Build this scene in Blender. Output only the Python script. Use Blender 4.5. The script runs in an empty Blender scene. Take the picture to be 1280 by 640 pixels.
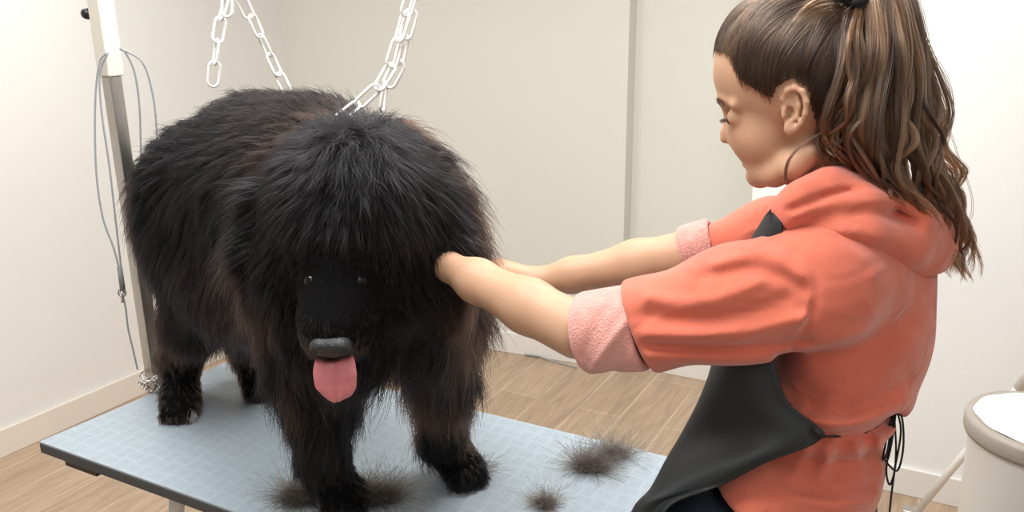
import bpy, math, random
import numpy as np
rng = np.random.default_rng(7)
random.seed(7)
f4 = np.float32
COL = bpy.context.scene.collection
SC = bpy.context.scene

# ------------------------------------------------------------------ camera, light, exposure
H_CAM, F_PX, HORIZON, ROLL = 1.66, 1050.0, 10.0, math.radians(0.7)
TH = math.atan((320 - HORIZON) / F_PX)
TZ = 0.78                                  # height of the table top
CO = np.array([0, 0, H_CAM])
_f = np.array([0, math.cos(TH), -math.sin(TH)]); _u = np.array([0, math.sin(TH), math.cos(TH)]); _r = np.array([1., 0, 0])
CR = _r * math.cos(ROLL) - _u * math.sin(ROLL); CU = _u * math.cos(ROLL) + _r * math.sin(ROLL); CF = _f
from mathutils import Matrix, Vector
cd = bpy.data.cameras.new('camera'); cam = bpy.data.objects.new('camera', cd); COL.objects.link(cam)
cd.sensor_width = 36; cd.lens = 36 * F_PX / 1280; cd.clip_start = 0.02
m = Matrix(((CR[0], CU[0], -CF[0], CO[0]), (CR[1], CU[1], -CF[1], CO[1]), (CR[2], CU[2], -CF[2], CO[2]), (0, 0, 0, 1)))
cam.matrix_world = m
SC.camera = cam
SC.view_settings.view_transform = 'Standard'; SC.view_settings.look = 'None'
SC.view_settings.gamma = 1; SC.view_settings.use_curve_mapping = False
SC.view_settings.exposure = 0.0
SC.cycles.use_denoising = True
try: SC.cycles.denoiser = 'OPENIMAGEDENOISE'
except Exception: pass
SC.cycles.max_bounces = 8
W = bpy.data.worlds.new('world'); SC.world = W; W.use_nodes = True
W.node_tree.nodes['Background'].inputs[0].default_value = (1.0, 0.985, 0.96, 1)
W.node_tree.nodes['Background'].inputs[1].default_value = 0.50

def area(name, loc, size, power, target=None, col=(.985, .995, .985), sy=None):
    l = bpy.data.lights.new(name, 'AREA'); l.energy = power; l.color = col
    l.shape = 'RECTANGLE'; l.size = size; l.size_y = sy or size
    o = bpy.data.objects.new(name, l); COL.objects.link(o); o.location = loc
    if target is not None:
        o.rotation_euler = (Vector(target) - Vector(loc)).to_track_quat('-Z', 'Y').to_euler()
    return o
area('ceiling_lamp_light', (-0.4, 1.0, 2.50), 0.9, 36)
area('ceiling_lamp_light', (0.5, 2.05, 2.50), 0.7, 29)
area('ceiling_lamp_light', (-1.3, 2.5, 2.50), 0.7, 23)
area('ceiling_lamp_light', (0.5, -0.6, 2.45), 1.2, 15)

# ------------------------------------------------------------------ geometry of the view
def ray(x, y): return CF + CR * (x - 640) / F_PX - CU * (y - 320) / F_PX
def P(x, y, Y):
    d = ray(x, y); return CO + d * (Y / d[1])
def onz(x, y, z):
    d = ray(x, y); return CO + d * ((z - H_CAM) / d[2])
def A3(*a): return np.array(a, float)
def nrm(v): v = np.asarray(v, float); return v / (np.linalg.norm(v, axis=-1, keepdims=True) + 1e-12)

# ------------------------------------------------------------------ tags and objects
def tag(o, label=None, cat=None, group=None, kind=None):
    if label: o['label'] = label
    if cat: o['category'] = cat
    if group: o['group'] = group
    if kind: o['kind'] = kind
    return o
def mesh_obj(name, verts, faces, mat=None, parent=None, smooth=True):
    me = bpy.data.meshes.new(name)
    if isinstance(verts, np.ndarray) and isinstance(faces, np.ndarray):
        k = faces.shape[1]
        me.vertices.add(len(verts)); me.vertices.foreach_set('co', verts.astype(f4).ravel())
        me.loops.add(faces.size); me.loops.foreach_set('vertex_index', faces.astype(np.int32).ravel())
        me.polygons.add(len(faces)); me.polygons.foreach_set('loop_start', np.arange(0, faces.size, k, dtype=np.int32))
        me.polygons.foreach_set('loop_total', np.full(len(faces), k, np.int32))
        me.update(calc_edges=True); me.validate()
    else:
        me.from_pydata([tuple(map(float, v)) for v in verts], [], [tuple(int(i) for i in f) for f in faces]); me.update()
    me.polygons.foreach_set('use_smooth', [smooth] * len(me.polygons))
    if mat: me.materials.append(mat)
    o = bpy.data.objects.new(name, me); COL.objects.link(o)
    if parent: o.parent = parent
    return o
def empty(name, loc, label, cat, group=None):
    o = bpy.data.objects.new(name, None); COL.objects.link(o); o.location = loc; o.empty_display_size = .05
    bpy.context.view_layer.update()
    return tag(o, label, cat, group)
def keep(o, root):      # parent keeping the place in the world
    o.parent = root; o.matrix_parent_inverse = Matrix.Translation(root.location).inverted(); return o
def bevel(o, w, seg=2):
    b = o.modifiers.new('bevel', 'BEVEL'); b.width = w; b.segments = seg; b.limit_method = 'ANGLE'; return o

def box_vf(c, ax, half):    # c centre, ax three axis vectors, half sizes
    vs = []
    for sx in (-1, 1):
        for sy in (-1, 1):
            for sz in (-1, 1):
                vs.append(np.array(c) + ax[0] * half[0] * sx + ax[1] * half[1] * sy + ax[2] * half[2] * sz)
    fs = [(0, 1, 3, 2), (4, 6, 7, 5), (0, 4, 5, 1), (2, 3, 7, 6), (0, 2, 6, 4), (1, 5, 7, 3)]
    return vs, fs
def frame_of(t):
    t = nrm(t); a = A3(0, 0, 1) if abs(t[2]) < .9 else A3(1, 0, 0)
    s = nrm(np.cross(a, t)); return s, np.cross(t, s)
def tube_vf(pts, r, n=12, closed=False, caps=True):
    pts = np.array(pts, float); m_ = len(pts); rs = np.full(m_, r) if np.isscalar(r) else np.array(r)
    vs = []; fs = []
    if closed: tg = nrm(np.roll(pts, -1, 0) - np.roll(pts, 1, 0))
    else: tg = nrm(np.gradient(pts, axis=0))
    s, b = frame_of(tg[0])
    for i in range(m_):
        s = nrm(s - tg[i] * (s @ tg[i])); b = np.cross(tg[i], s)
        for j in range(n):
            a = 2 * math.pi * j / n; vs.append(pts[i] + rs[i] * (math.cos(a) * s + math.sin(a) * b))
    for i in range(m_ if closed else m_ - 1):
        i2 = (i + 1) % m_
        for j in range(n):
            fs.append((i * n + j, i * n + (j + 1) % n, i2 * n + (j + 1) % n, i2 * n + j))
    if not closed and caps: fs.append(tuple(range(n))[::-1]); fs.append(tuple((m_ - 1) * n + j for j in range(n)))
    return vs, fs
def lathe_vf(prof, c, ax=A3(0, 0, 1), n=48, cap=False):
    s, b = frame_of(ax); vs = []; fs = []
    for (r, z) in prof:
        for j in range(n):
            a = 2 * math.pi * j / n; vs.append(np.array(c) + ax * z + r * (math.cos(a) * s + math.sin(a) * b))
    for i in range(len(prof) - 1):
        for j in range(n): fs.append((i * n + j, i * n + (j + 1) % n, (i + 1) * n + (j + 1) % n, (i + 1) * n + j))
    if cap: fs.append(tuple(range(n))[::-1]); fs.append(tuple((len(prof) - 1) * n + j for j in range(n)))
    return vs, fs
def merge(*vfs):
    V = []; Fc = []
    for v, f in vfs:
        k = len(V); V += [np.array(x) for x in v]; Fc += [tuple(i + k for i in q) for q in f]
    return V, Fc
def spline(pts, n):     # Catmull-Rom resampling
    p = np.array(pts, float); p = np.vstack([2 * p[0] - p[1], p, 2 * p[-1] - p[-2]]); k = len(p) - 3
    out = []
    for t in np.linspace(0, k - 1e-6, n):
        i = int(t); u = t - i; a, b, c, d = p[i:i + 4]
        out.append(.5 * (2 * b + (c - a) * u + (2 * a - 5 * b + 4 * c - d) * u * u + (3 * b - 3 * c + d - a) * u ** 3))
    return np.array(out)

# ------------------------------------------------------------------ materials
def mat(name, col, rough=.6, metal=0, var=0.0, vscale=8, bump=0, bscale=60, sss=0, sheen=0, coat=0, spec=.5, detail=4, wrinkle=0):
    M = bpy.data.materials.new(name); M.use_nodes = True; nt = M.node_tree; b = nt.nodes['Principled BSDF']
    b.inputs['Base Color'].default_value = (*col, 1); b.inputs['Roughness'].default_value = rough; b.inputs['Metallic'].default_value = metal
    b.inputs['Specular IOR Level'].default_value = spec
    if sheen: b.inputs['Sheen Weight'].default_value = sheen; b.inputs['Sheen Roughness'].default_value = .5
    if coat: b.inputs['Coat Weight'].default_value = coat
    if sss:
        b.inputs['Subsurface Weight'].default_value = sss; b.inputs['Subsurface Radius'].default_value = (1, .35, .2); b.inputs['Subsurface Scale'].default_value = .012
    tc = nt.nodes.new('ShaderNodeTexCoord')
    if var:
        n = nt.nodes.new('ShaderNodeTexNoise'); n.inputs['Scale'].default_value = vscale; n.inputs['Detail'].default_value = detail
        nt.links.new(tc.outputs['Object'], n.inputs['Vector'])
        r = nt.nodes.new('ShaderNodeMapRange'); r.inputs['From Min'].default_value = .3; r.inputs['From Max'].default_value = .7
        r.inputs['To Min'].default_value = 1 - var; r.inputs['To Max'].default_value = 1 + var
        nt.links.new(n.outputs['Fac'], r.inputs['Value'])
        v = nt.nodes.new('ShaderNodeVectorMath'); v.operation = 'SCALE'; v.inputs[0].default_value = col
        nt.links.new(r.outputs[0], v.inputs['Scale']); nt.links.new(v.outputs[0], b.inputs['Base Color'])
    if bump:
        n = nt.nodes.new('ShaderNodeTexNoise'); n.inputs['Scale'].default_value = bscale; n.inputs['Detail'].default_value = 5
        nt.links.new(tc.outputs['Object'], n.inputs['Vector'])
        bp = nt.nodes.new('ShaderNodeBump'); bp.inputs['Strength'].default_value = bump; bp.inputs['Distance'].default_value = .004
        nt.links.new(n.outputs['Fac'], bp.inputs['Height']); nt.links.new(bp.outputs[0], b.inputs['Normal'])
        if wrinkle:         # soft irregular creases of worn cloth
            mp = nt.nodes.new('ShaderNodeMapping'); mp.inputs['Rotation'].default_value = (.3, .5, .2); mp.inputs['Scale'].default_value = (1, 1, 1.7)
            nt.links.new(tc.outputs['Object'], mp.inputs['Vector'])
            w = nt.nodes.new('ShaderNodeTexNoise'); w.inputs['Scale'].default_value = 13; w.inputs['Detail'].default_value = 3; w.inputs['Distortion'].default_value = 1.2; w.noise_type = 'RIDGED_MULTIFRACTAL'
            nt.links.new(mp.outputs[0], w.inputs['Vector'])
            b2 = nt.nodes.new('ShaderNodeBump'); b2.inputs['Strength'].default_value = wrinkle; b2.inputs['Distance'].default_value = .012
            nt.links.new(w.outputs['Fac'], b2.inputs['Height']); nt.links.new(bp.outputs[0], b2.inputs['Normal']); nt.links.new(b2.outputs[0], b.inputs['Normal'])
    return M
M_wall = mat('wall_paint', (.82, .81, .785), .75, var=.012, vscale=2, bump=.10, bscale=180)
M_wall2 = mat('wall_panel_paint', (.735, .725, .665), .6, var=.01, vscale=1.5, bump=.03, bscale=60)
M_jog = mat('panel_side_darker', (.63, .62, .57), .6, var=.01, vscale=3)  # wall panel colour in a darker tone, for the jog face
M_wallw = mat('white_wall_paint', (.90, .90, .885), .75, var=.01, vscale=2, bump=.15, bscale=140)
M_base = mat('baseboard_paint', (.80, .73, .66), .45, var=.01)
M_basew = mat('white_baseboard_paint', (.84, .81, .77), .45, var=.01)
M_ceil = mat('ceiling_paint', (.85, .84, .80), .8, var=.01)
M_steel = mat('brushed_steel', (.60, .57, .52), .32, 1, var=.05, vscale=30)
M_chrome = mat('chrome', (.62, .59, .55), .22, 1, var=.03)
M_cream = mat('cream_powder_coat', (.78, .74, .65), .4, var=.01)
M_plastic = mat('white_plastic_chain', (.88, .87, .84), .35, var=.02)
M_black = mat('black_plastic', (.012, .012, .013), .35, var=.1)
M_cord = mat('grey_cord', (.34, .35, .37), .5, var=.15, vscale=200)
M_edge = mat('dark_rubber_edge', (.060, .062, .066), .6, var=.06, vscale=40)
M_binw = mat('bin_white_plastic', (.74, .735, .70), .35, var=.01)
M_rim = mat('taupe_plastic', (.36, .315, .27), .5, var=.04, vscale=30, bump=.05)
M_liner = mat('white_liner', (.92, .92, .91), .4, var=.01)
M_skin = mat('skin', (.51, .30, .19), .50, var=.05, vscale=25, sss=.28, bump=.06, bscale=500, spec=.35)
M_hood = mat('coral_fleece', (.60, .148, .092), .9, var=.08, vscale=14, bump=.22, bscale=700, wrinkle=.55, sheen=.35, spec=.15)
M_cuff = mat('pink_fleece_inside', (.76, .34, .29), .95, var=.10, vscale=60, bump=.9, bscale=420, sheen=.5, spec=.1)
M_apron = mat('black_apron_cloth', (.013, .015, .016), .62, var=.15, vscale=12, bump=.08, bscale=900, spec=.4)
M_trous = mat('navy_cloth', (.010, .014, .028), .8, var=.2, vscale=20)
M_shoe = mat('dark_shoe', (.02, .02, .022), .5, var=.1)
M_strap = mat('black_cord', (.006, .006, .007), .7, var=.1)
M_eyew = mat('eye_white', (.72, .68, .64), .2, var=.02); M_iris = mat('iris', (.05, .03, .018), .15, var=.2, vscale=200)
M_scalp = mat('dark_brown_scalp', (.030, .017, .010), .7, var=.2, vscale=60)
M_dogskin = mat('black_dog_skin', (.003, .0028, .003), .95, spec=.1, var=.2, vscale=30)
M_nose = mat('dog_nose_leather', (.018, .020, .022), .42, var=.25, vscale=150, bump=.5, bscale=350)
M_tongue = mat('pink_tongue', (.66, .22, .24), .42, var=.08, vscale=80, sss=.3, bump=.3, bscale=400)
M_dogeye = mat('dark_dog_eye', (.004, .003, .002), .12, var=.1, spec=.3)
M_lip = mat('lip_skin', (.50, .19, .15), .4, var=.05, sss=.2)

def hair_mat(name, c0, c1, rough=.35, ior=1.55):
    M = bpy.data.materials.new(name); M.use_nodes = True; nt = M.node_tree
    for n in list(nt.nodes):
        if n.type == 'BSDF_PRINCIPLED': nt.nodes.remove(n)
    out = [n for n in nt.nodes if n.type == 'OUTPUT_MATERIAL'][0]
    h = nt.nodes.new('ShaderNodeBsdfHairPrincipled'); h.parametrization = 'COLOR'
    h.inputs['Roughness'].default_value = rough; h.inputs['IOR'].default_value = ior; h.inputs['Radial Roughness'].default_value = .55
    a = nt.nodes.new('ShaderNodeAttribute'); a.attribute_name = 'tone'
    mx = nt.nodes.new('ShaderNodeMix'); mx.data_type = 'RGBA'
    mx.inputs['A'].default_value = (*c0, 1); mx.inputs['B'].default_value = (*c1, 1)
    nt.links.new(a.outputs['Fac'], mx.inputs['Factor']); nt.links.new(mx.outputs['Result'], h.inputs['Color'])
    nt.links.new(h.outputs[0], out.inputs['Surface'])
    return M
M_fur = hair_mat('black_brown_fur', (.0014, .0015, .0021), (.044, .023, .0155), .36, 1.38)
M_hair = hair_mat('brown_hair', (.012, .006, .004), (.15, .075, .036), .28)
M_tuft = hair_mat('loose_grey_fur', (.016, .013, .011), (.11, .088, .074), .5)

def wood_mat(E_, N_):
    M = bpy.data.materials.new('oak_planks'); M.use_nodes = True; nt = M.node_tree; L = nt.links.new
    b = nt.nodes['Principled BSDF']; b.inputs['Roughness'].default_value = .42
    tc = nt.nodes.new('ShaderNodeTexCoord')
    mp = nt.nodes.new('ShaderNodeMapping'); mp.inputs['Rotation'].default_value = (0, 0, -math.atan2(N_[1], N_[0]))
    L(tc.outputs['Object'], mp.inputs['Vector'])
    br = nt.nodes.new('ShaderNodeTexBrick'); br.offset = .37; br.inputs['Scale'].default_value = 1
    br.inputs['Brick Width'].default_value = 1.15; br.inputs['Row Height'].default_value = .192
    br.inputs['Mortar Size'].default_value = .0026; br.inputs['Mortar Smooth'].default_value = .3
    br.inputs['Color1'].default_value = (.40, .285, .195, 1); br.inputs['Color2'].default_value = (.48, .35, .245, 1)
    br.inputs['Mortar'].default_value = (.60, .48, .36, 1)
    L(mp.outputs[0], br.inputs['Vector'])
    st = nt.nodes.new('ShaderNodeMapping'); st.inputs['Scale'].default_value = (1.6, 16, 1); L(mp.outputs[0], st.inputs['Vector'])
    n1 = nt.nodes.new('ShaderNodeTexNoise'); n1.inputs['Scale'].default_value = 2.2; n1.inputs['Detail'].default_value = 8; n1.inputs['Distortion'].default_value = 1.4
    L(st.outputs[0], n1.inputs['Vector'])
    r = nt.nodes.new('ShaderNodeMapRange'); r.inputs['From Min'].default_value = .35; r.inputs['From Max'].default_value = .68
    r.inputs['To Min'].default_value = .86; r.inputs['To Max'].default_value = 1.15; L(n1.outputs['Fac'], r.inputs['Value'])
    v = nt.nodes.new('ShaderNodeVectorMath'); v.operation = 'SCALE'; L(br.outputs['Color'], v.inputs[0]); L(r.outputs[0], v.inputs['Scale'])
    L(v.outputs[0], b.inputs['Base Color'])
    bp = nt.nodes.new('ShaderNodeBump'); bp.inputs['Strength'].default_value = .15; bp.inputs['Distance'].default_value = .002
    L(n1.outputs['Fac'], bp.inputs['Height']); L(bp.outputs[0], b.inputs['Normal'])
    return M
def mat_rubber():
    # ribbed basket-weave mat: square cells with bars that turn a quarter from cell to cell
    M = bpy.data.materials.new('blue_grey_ribbed_rubber'); M.use_nodes = True; nt = M.node_tree; L = nt.links.new
    b = nt.nodes['Principled BSDF']; b.inputs['Roughness'].default_value = .33
    tc = nt.nodes.new('ShaderNodeTexCoord'); mp = nt.nodes.new('ShaderNodeMapping')
    mp.inputs['Rotation'].default_value = (0, 0, math.radians(0)); L(tc.outputs['Object'], mp.inputs['Vector'])
    sep = nt.nodes.new('ShaderNodeSeparateXYZ'); L(mp.outputs[0], sep.inputs[0])
    def mth(op, a, bb=None, c=None):
        n = nt.nodes.new('ShaderNodeMath'); n.operation = op
        for i, q in enumerate((a, bb, c)):
            if q is None: continue
            if isinstance(q, (int, float)): n.inputs[i].default_value = q
            else: L(q, n.inputs[i])
        return n.outputs[0]
    cell = .034
    X = mth('DIVIDE', sep.outputs[0], cell); Y = mth('DIVIDE', sep.outputs[1], cell)
    fx = mth('FRACT', X); fy = mth('FRACT', Y)
    par = mth('MODULO', mth('ABSOLUTE', mth('ADD', mth('FLOOR', X), mth('FLOOR', Y))), 2)
    def bars(a, c):
        s = mth('SINE', mth('MULTIPLY', a, 2 * math.pi * 5)); s = mth('GREATER_THAN', s, .1)
        in1 = mth('MULTIPLY', mth('GREATER_THAN', c, .2), mth('LESS_THAN', c, .8))
        in2 = mth('MULTIPLY', mth('GREATER_THAN', a, .03), mth('LESS_THAN', a, .97))
        return mth('MULTIPLY', s, mth('MULTIPLY', in1, in2))
    hgt = mth('ADD', mth('MULTIPLY', bars(fx, fy), par), mth('MULTIPLY', bars(fy, fx), mth('SUBTRACT', 1, par)))
    bp = nt.nodes.new('ShaderNodeBump'); bp.inputs['Strength'].default_value = 1.0; bp.inputs['Distance'].default_value = .004
    L(hgt, bp.inputs['Height']); L(bp.outputs[0], b.inputs['Normal'])
    n1 = nt.nodes.new('ShaderNodeTexNoise'); n1.inputs['Scale'].default_value = 4; n1.inputs['Detail'].default_value = 6; L(tc.outputs['Object'], n1.inputs['Vector'])
    mx = nt.nodes.new('ShaderNodeMix'); mx.data_type = 'RGBA'; L(n1.outputs['Fac'], mx.inputs['Factor'])
    mx.inputs['A'].default_value = (.365, .43, .485, 1); mx.inputs['B'].default_value = (.42, .485, .54, 1)
    cl = nt.nodes.new('ShaderNodeMix'); cl.data_type = 'RGBA'; cl.blend_type = 'MULTIPLY'; L(mth('MULTIPLY', hgt, .5), cl.inputs['Factor']); L(mx.outputs['Result'], cl.inputs['A']); cl.inputs['B'].default_value = (.78, .79, .80, 1)
    L(cl.outputs['Result'], b.inputs['Base Color'])
    return M

# ------------------------------------------------------------------ signed-distance modelling
class SDF:
    def __init__(s, lo, hi, h):
        s.lo = np.array(lo, f4); s.h = h
        s.ax = [np.arange(lo[i], hi[i] + h, h).astype(f4) for i in range(3)]
        s.F = np.full([len(a) for a in s.ax], 1.0, f4)
    def sub(s, lo, hi):
        sl = []
        for i in range(3):
            a = int(np.searchsorted(s.ax[i], lo[i])); b = int(np.searchsorted(s.ax[i], hi[i])); sl.append(slice(max(a - 1, 0), b + 1))
        sl = tuple(sl)
        g = [s.ax[i][sl[i]].reshape([-1 if j == i else 1 for j in range(3)]) for i in range(3)]
        return sl, g
    def op(s, sl, d, k, mode):
        a = s.F[sl]
        if a.size == 0: return
        if mode == 'u':
            h = np.clip(.5 + .5 * (a - d) / k, 0, 1); s.F[sl] = a + (d - a) * h - k * h * (1 - h)
        else:
            d = -d; h = np.clip(.5 - .5 * (a - d) / k, 0, 1); s.F[sl] = a + (d - a) * h + k * h * (1 - h)
    def cap(s, a, b, ra, rb=None, k=.02, mode='u', flat=None):
        a = np.array(a, float); b = np.array(b, float); rb = ra if rb is None else rb; r = max(ra, rb) + k * 1.5 + .02
        sl, g = s.sub(np.minimum(a, b) - r, np.maximum(a, b) + r); ab = b - a; L2 = ab @ ab + 1e-9
        t = np.clip(sum((g[i] - a[i]) * ab[i] for i in range(3)) / L2, 0, 1)
        d = np.sqrt(sum((g[i] - a[i] - t * ab[i]) ** 2 for i in range(3))) - (ra + (rb - ra) * t)
        s.op(sl, d.astype(f4), k, mode); return s
    def chain(s, pts, rs, k=.02, mode='u'):
        for i in range(len(pts) - 1): s.cap(pts[i], pts[i + 1], rs[i], rs[i + 1], k, mode)
    def ell(s, c, r, k=.02, axes=None, mode='u'):
        c = np.array(c, float); R = np.eye(3) if axes is None else np.array(axes); m_ = max(r) + k * 1.5 + .02
        sl, g = s.sub(c - m_, c + m_); q = [sum((g[i] - c[i]) * R[j][i] for i in range(3)) for j in range(3)]
        k0 = np.sqrt(sum((q[j] / r[j]) ** 2 for j in range(3))); k1 = np.sqrt(sum((q[j] / r[j] ** 2) ** 2 for j in range(3))) + 1e-6
        s.op(sl, (k0 * (k0 - 1) / k1).astype(f4), k, mode); return s
    def half(s, c, n, k=.005):   # cut away what lies on the side n points to
        c = np.array(c, float); n = nrm(n); g = [s.ax[i].reshape([-1 if j == i else 1 for j in range(3)]) for i in range(3)]
        d = sum((g[i] - c[i]) * n[i] for i in range(3)).astype(f4); s.op(tuple([slice(None)] * 3), -d, k, 's'); return s
    def line(s, pts, w, amp, flat=(1, 1, 1)):   # raised (+) or sunken (-) crease along a line
        pts = [np.array(p, float) for p in pts]; allp = np.array(pts); r = 3 * w / min(flat)
        sl, g = s.sub(allp.min(0) - r, allp.max(0) + r); best = None
        for a, b in zip(pts[:-1], pts[1:]):
            A = a * flat; B = b * flat; ab = B - A; L2 = ab @ ab + 1e-9
            t = np.clip(sum((g[i] * flat[i] - A[i]) * ab[i] for i in range(3)) / L2, 0, 1)
            d = sum((g[i] * flat[i] - A[i] - t * ab[i]) ** 2 for i in range(3)); best = d if best is None else np.minimum(best, d)
        s.F[sl] -= (amp * np.exp(-best / (w * w))).astype(f4)
    def vline(s, pts, w, amp, dep=.15):          # the same, long in the direction it is looked at
        pts = np.array(pts, float); vd = nrm(pts.mean(0) - CO); r = 3 * w + np.abs(vd) * 3 * w / dep
        sl, g = s.sub(pts.min(0) - r, pts.max(0) + r); best = None
        gv = sum(g[i] * vd[i] for i in range(3)) * (1 - dep); q = [g[i] - gv * vd[i] for i in range(3)]; pp = pts - np.outer(pts @ vd * (1 - dep), vd)
        for A, B in zip(pp[:-1], pp[1:]):
            ab = B - A; L2 = ab @ ab + 1e-9; t = np.clip(sum((q[i] - A[i]) * ab[i] for i in range(3)) / L2, 0, 1)
            d = sum((q[i] - A[i] - t * ab[i]) ** 2 for i in range(3)); best = d if best is None else np.minimum(best, d)
        s.F[sl] -= (amp * np.exp(-best / (w * w))).astype(f4)
    def mesh(s):
        F = s.F; S = F < 0; n = np.array(F.shape); c = [np.zeros(n - 1, f4) for _ in range(3)]; cnt = np.zeros(n - 1, f4)
        for a in range(3):
            o = [i for i in range(3) if i != a]
            for d0 in (0, 1):
                for d1 in (0, 1):
                    def sl(off):
                        q = [None] * 3; q[a] = slice(off, n[a] - 1 + off); q[o[0]] = slice(d0, n[o[0]] - 1 + d0); q[o[1]] = slice(d1, n[o[1]] - 1 + d1); return tuple(q)
                    A = F[sl(0)]; B = F[sl(1)]; x = S[sl(0)] != S[sl(1)]
                    t = np.where(x, A / np.where(x, A - B, 1), 0)
                    c[a] += t; c[o[0]] += d0 * x; c[o[1]] += d1 * x; cnt += x
        act = cnt > 0; idx = np.full(n - 1, -1, np.int64); idx[act] = np.arange(act.sum()); I = np.argwhere(act)
        V = (I + np.stack([c[i][act] / cnt[act] for i in range(3)], 1)) * s.h + s.lo
        Q = []
        for a in range(3):
            b, d = (a + 1) % 3, (a + 2) % 3
            q0 = [slice(1, -1)] * 3; q0[a] = slice(0, n[a] - 1); q1 = list(q0); q1[a] = slice(1, n[a])
            x0 = S[tuple(q0)]; x1 = S[tuple(q1)]; E = np.argwhere(x0 != x1)
            if len(E) == 0: continue
            ins = x0[tuple(E.T)]; base = E.copy()
            for i in range(3):
                if i != a: base[:, i] += 1
            def cell(db, dd):
                z = base.copy(); z[:, b] -= db; z[:, d] -= dd; return idx[tuple(z.T)]
            q = np.stack([cell(1, 1), cell(0, 1), cell(0, 0), cell(1, 0)], 1); q[~ins] = q[~ins][:, ::-1]; Q.append(q)
        return V, np.vstack(Q)
def vnormals(V, Q):
    n = np.cross(V[Q[:, 2]] - V[Q[:, 0]], V[Q[:, 3]] - V[Q[:, 1]]); N = np.zeros_like(V)
    for i in range(4): np.add.at(N, Q[:, i], n)
    return nrm(N)
def relax(V, Q, it=2, lam=.5):
    for _ in range(it):
        S_ = np.zeros_like(V); C_ = np.zeros(len(V))
        for i in range(4):
            np.add.at(S_, Q[:, i], V[Q[:, (i + 1) % 4]]); np.add.at(C_, Q[:, i], 1)
        V = V + lam * (S_ / C_[:, None] - V)
    return V
def sample(V, Q, n, dens=None):
    T = np.vstack([Q[:, [0, 1, 2]], Q[:, [0, 2, 3]]]); N = vnormals(V, Q)
    ar = np.linalg.norm(np.cross(V[T[:, 1]] - V[T[:, 0]], V[T[:, 2]] - V[T[:, 0]]), axis=1)
    if dens is not None: ar = ar * dens(V[T].mean(1))
    k = rng.choice(len(T), n, p=ar / ar.sum()); a = rng.random(n); b = rng.random(n); f = a + b > 1; a[f] = 1 - a[f]; b[f] = 1 - b[f]; c = 1 - a - b
    t = T[k]; w = (a[:, None], b[:, None], c[:, None])
    return sum(V[t[:, i]] * w[i] for i in range(3)), nrm(sum(N[t[:, i]] * w[i] for i in range(3)))
def vnoise(p, scale, seed=0):      # smooth 3-D value noise, p (n,3) -> (n,) in 0..1
    r = np.random.default_rng(seed).random((32, 32, 32)); q = p * scale + 100; i = np.floor(q).astype(int); f = q - i; f = f * f * (3 - 2 * f); o = 0
    for dx in (0, 1):
        for dy in (0, 1):
            for dz in (0, 1):
                w = (f[:, 0] if dx else 1 - f[:, 0]) * (f[:, 1] if dy else 1 - f[:, 1]) * (f[:, 2] if dz else 1 - f[:, 2])
                o = o + w * r[(i[:, 0] + dx) % 32, (i[:, 1] + dy) % 32, (i[:, 2] + dz) % 32]
    return o
def curves_obj(name, pts, radius, tone, material, parent=None):     # pts (n,m,3), radius (n,m), tone (n,m)
    n, m_, _ = pts.shape; hc = bpy.data.hair_curves.new(name); hc.add_curves([m_] * n)
    hc.attributes['position'].data.foreach_set('vector', pts.astype(f4).ravel())
    ra = hc.attributes.get('radius') or hc.attributes.new('radius', 'FLOAT', 'POINT'); ra.data.foreach_set('value', radius.astype(f4).ravel())
    tn = hc.attributes.new('tone', 'FLOAT', 'POINT'); tn.data.foreach_set('value', tone.astype(f4).ravel())
    hc.materials.append(material); o = bpy.data.objects.new(name, hc); COL.objects.link(o)
    if parent: o.parent = parent
    return o

# ================================================================== THE ROOM
PH = math.radians(-28.8)
E_ = A3(math.cos(PH), math.sin(PH), 0); N_ = A3(-math.sin(PH), math.cos(PH), 0); Z_ = A3(0, 0, 1)
CEIL = 2.6
def uvec(deg): return A3(math.cos(math.radians(deg)), math.sin(math.radians(deg)), 0)
def isec(p, d, q, g):
    M_ = np.array([[d[0], -g[0]], [d[1], -g[1]]]); s = np.linalg.solve(M_, (q - p)[:2]); return p + d * s[0]
Lm = (onz(0, 571, 0) + onz(45, 552, 0)) / 2; dL = uvec(60)
Ka = (onz(610, 432, 0) + onz(735, 459, 0)) / 2; dK = uvec(-23.5)
Kb = onz(836, 466, 0); Rm = (onz(1120, 614, 0) + onz(1200, 633, 0)) / 2
corner = isec(Lm, dL, Ka, dK)
def on_vplane(x, y, p0, d):     # where the view through a point meets the upright plane through p0 along d
    nn = A3(-d[1], d[0], 0); r_ = ray(x, y); return CO + r_ * (((p0 - CO) @ nn) / (r_ @ nn))
jog_a = on_vplane(782, 200, Ka, dK) * A3(1, 1, 0)
jog_b = isec(jog_a, uvec(55), Kb, E_)
r_corner = on_vplane(941, 235, Rm, E_) * A3(1, 1, 0)
back_end = isec(Kb, E_, r_corner, N_)
def wall(name, a, b, m_, thick=.12, z0=-.06, z1=CEIL, side=1, parent=None):
    d = nrm(b - a); n = A3(-d[1], d[0], 0) * side; q = [a, b, b + n * thick, a + n * thick]
    vs = [p + Z_ * z0 for p in q] + [p + Z_ * z1 for p in q]
    o = mesh_obj(name, vs, [(0, 1, 2, 3)[::-1], (4, 5, 6, 7), (0, 1, 5, 4), (1, 2, 6, 5), (2, 3, 7, 6), (3, 0, 4, 7)], m_, parent, smooth=False)
    return tag(o, kind='structure')
wall('wall_left', Lm - dL * 3.2, corner, M_wall)
wall('wall_back', corner - dK * .12, jog_a, M_wall2)
wall('jog_side_1', jog_a - uvec(55) * 0, jog_b + uvec(55) * .0, M_jog, thick=.1)  # side face where the back wall steps back, in the darker tone
wall('wall_back_right', jog_b, back_end + E_ * .3, M_wall2)
wall('wall_right', r_corner, r_corner + E_ * 3.2, M_wallw)
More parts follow.
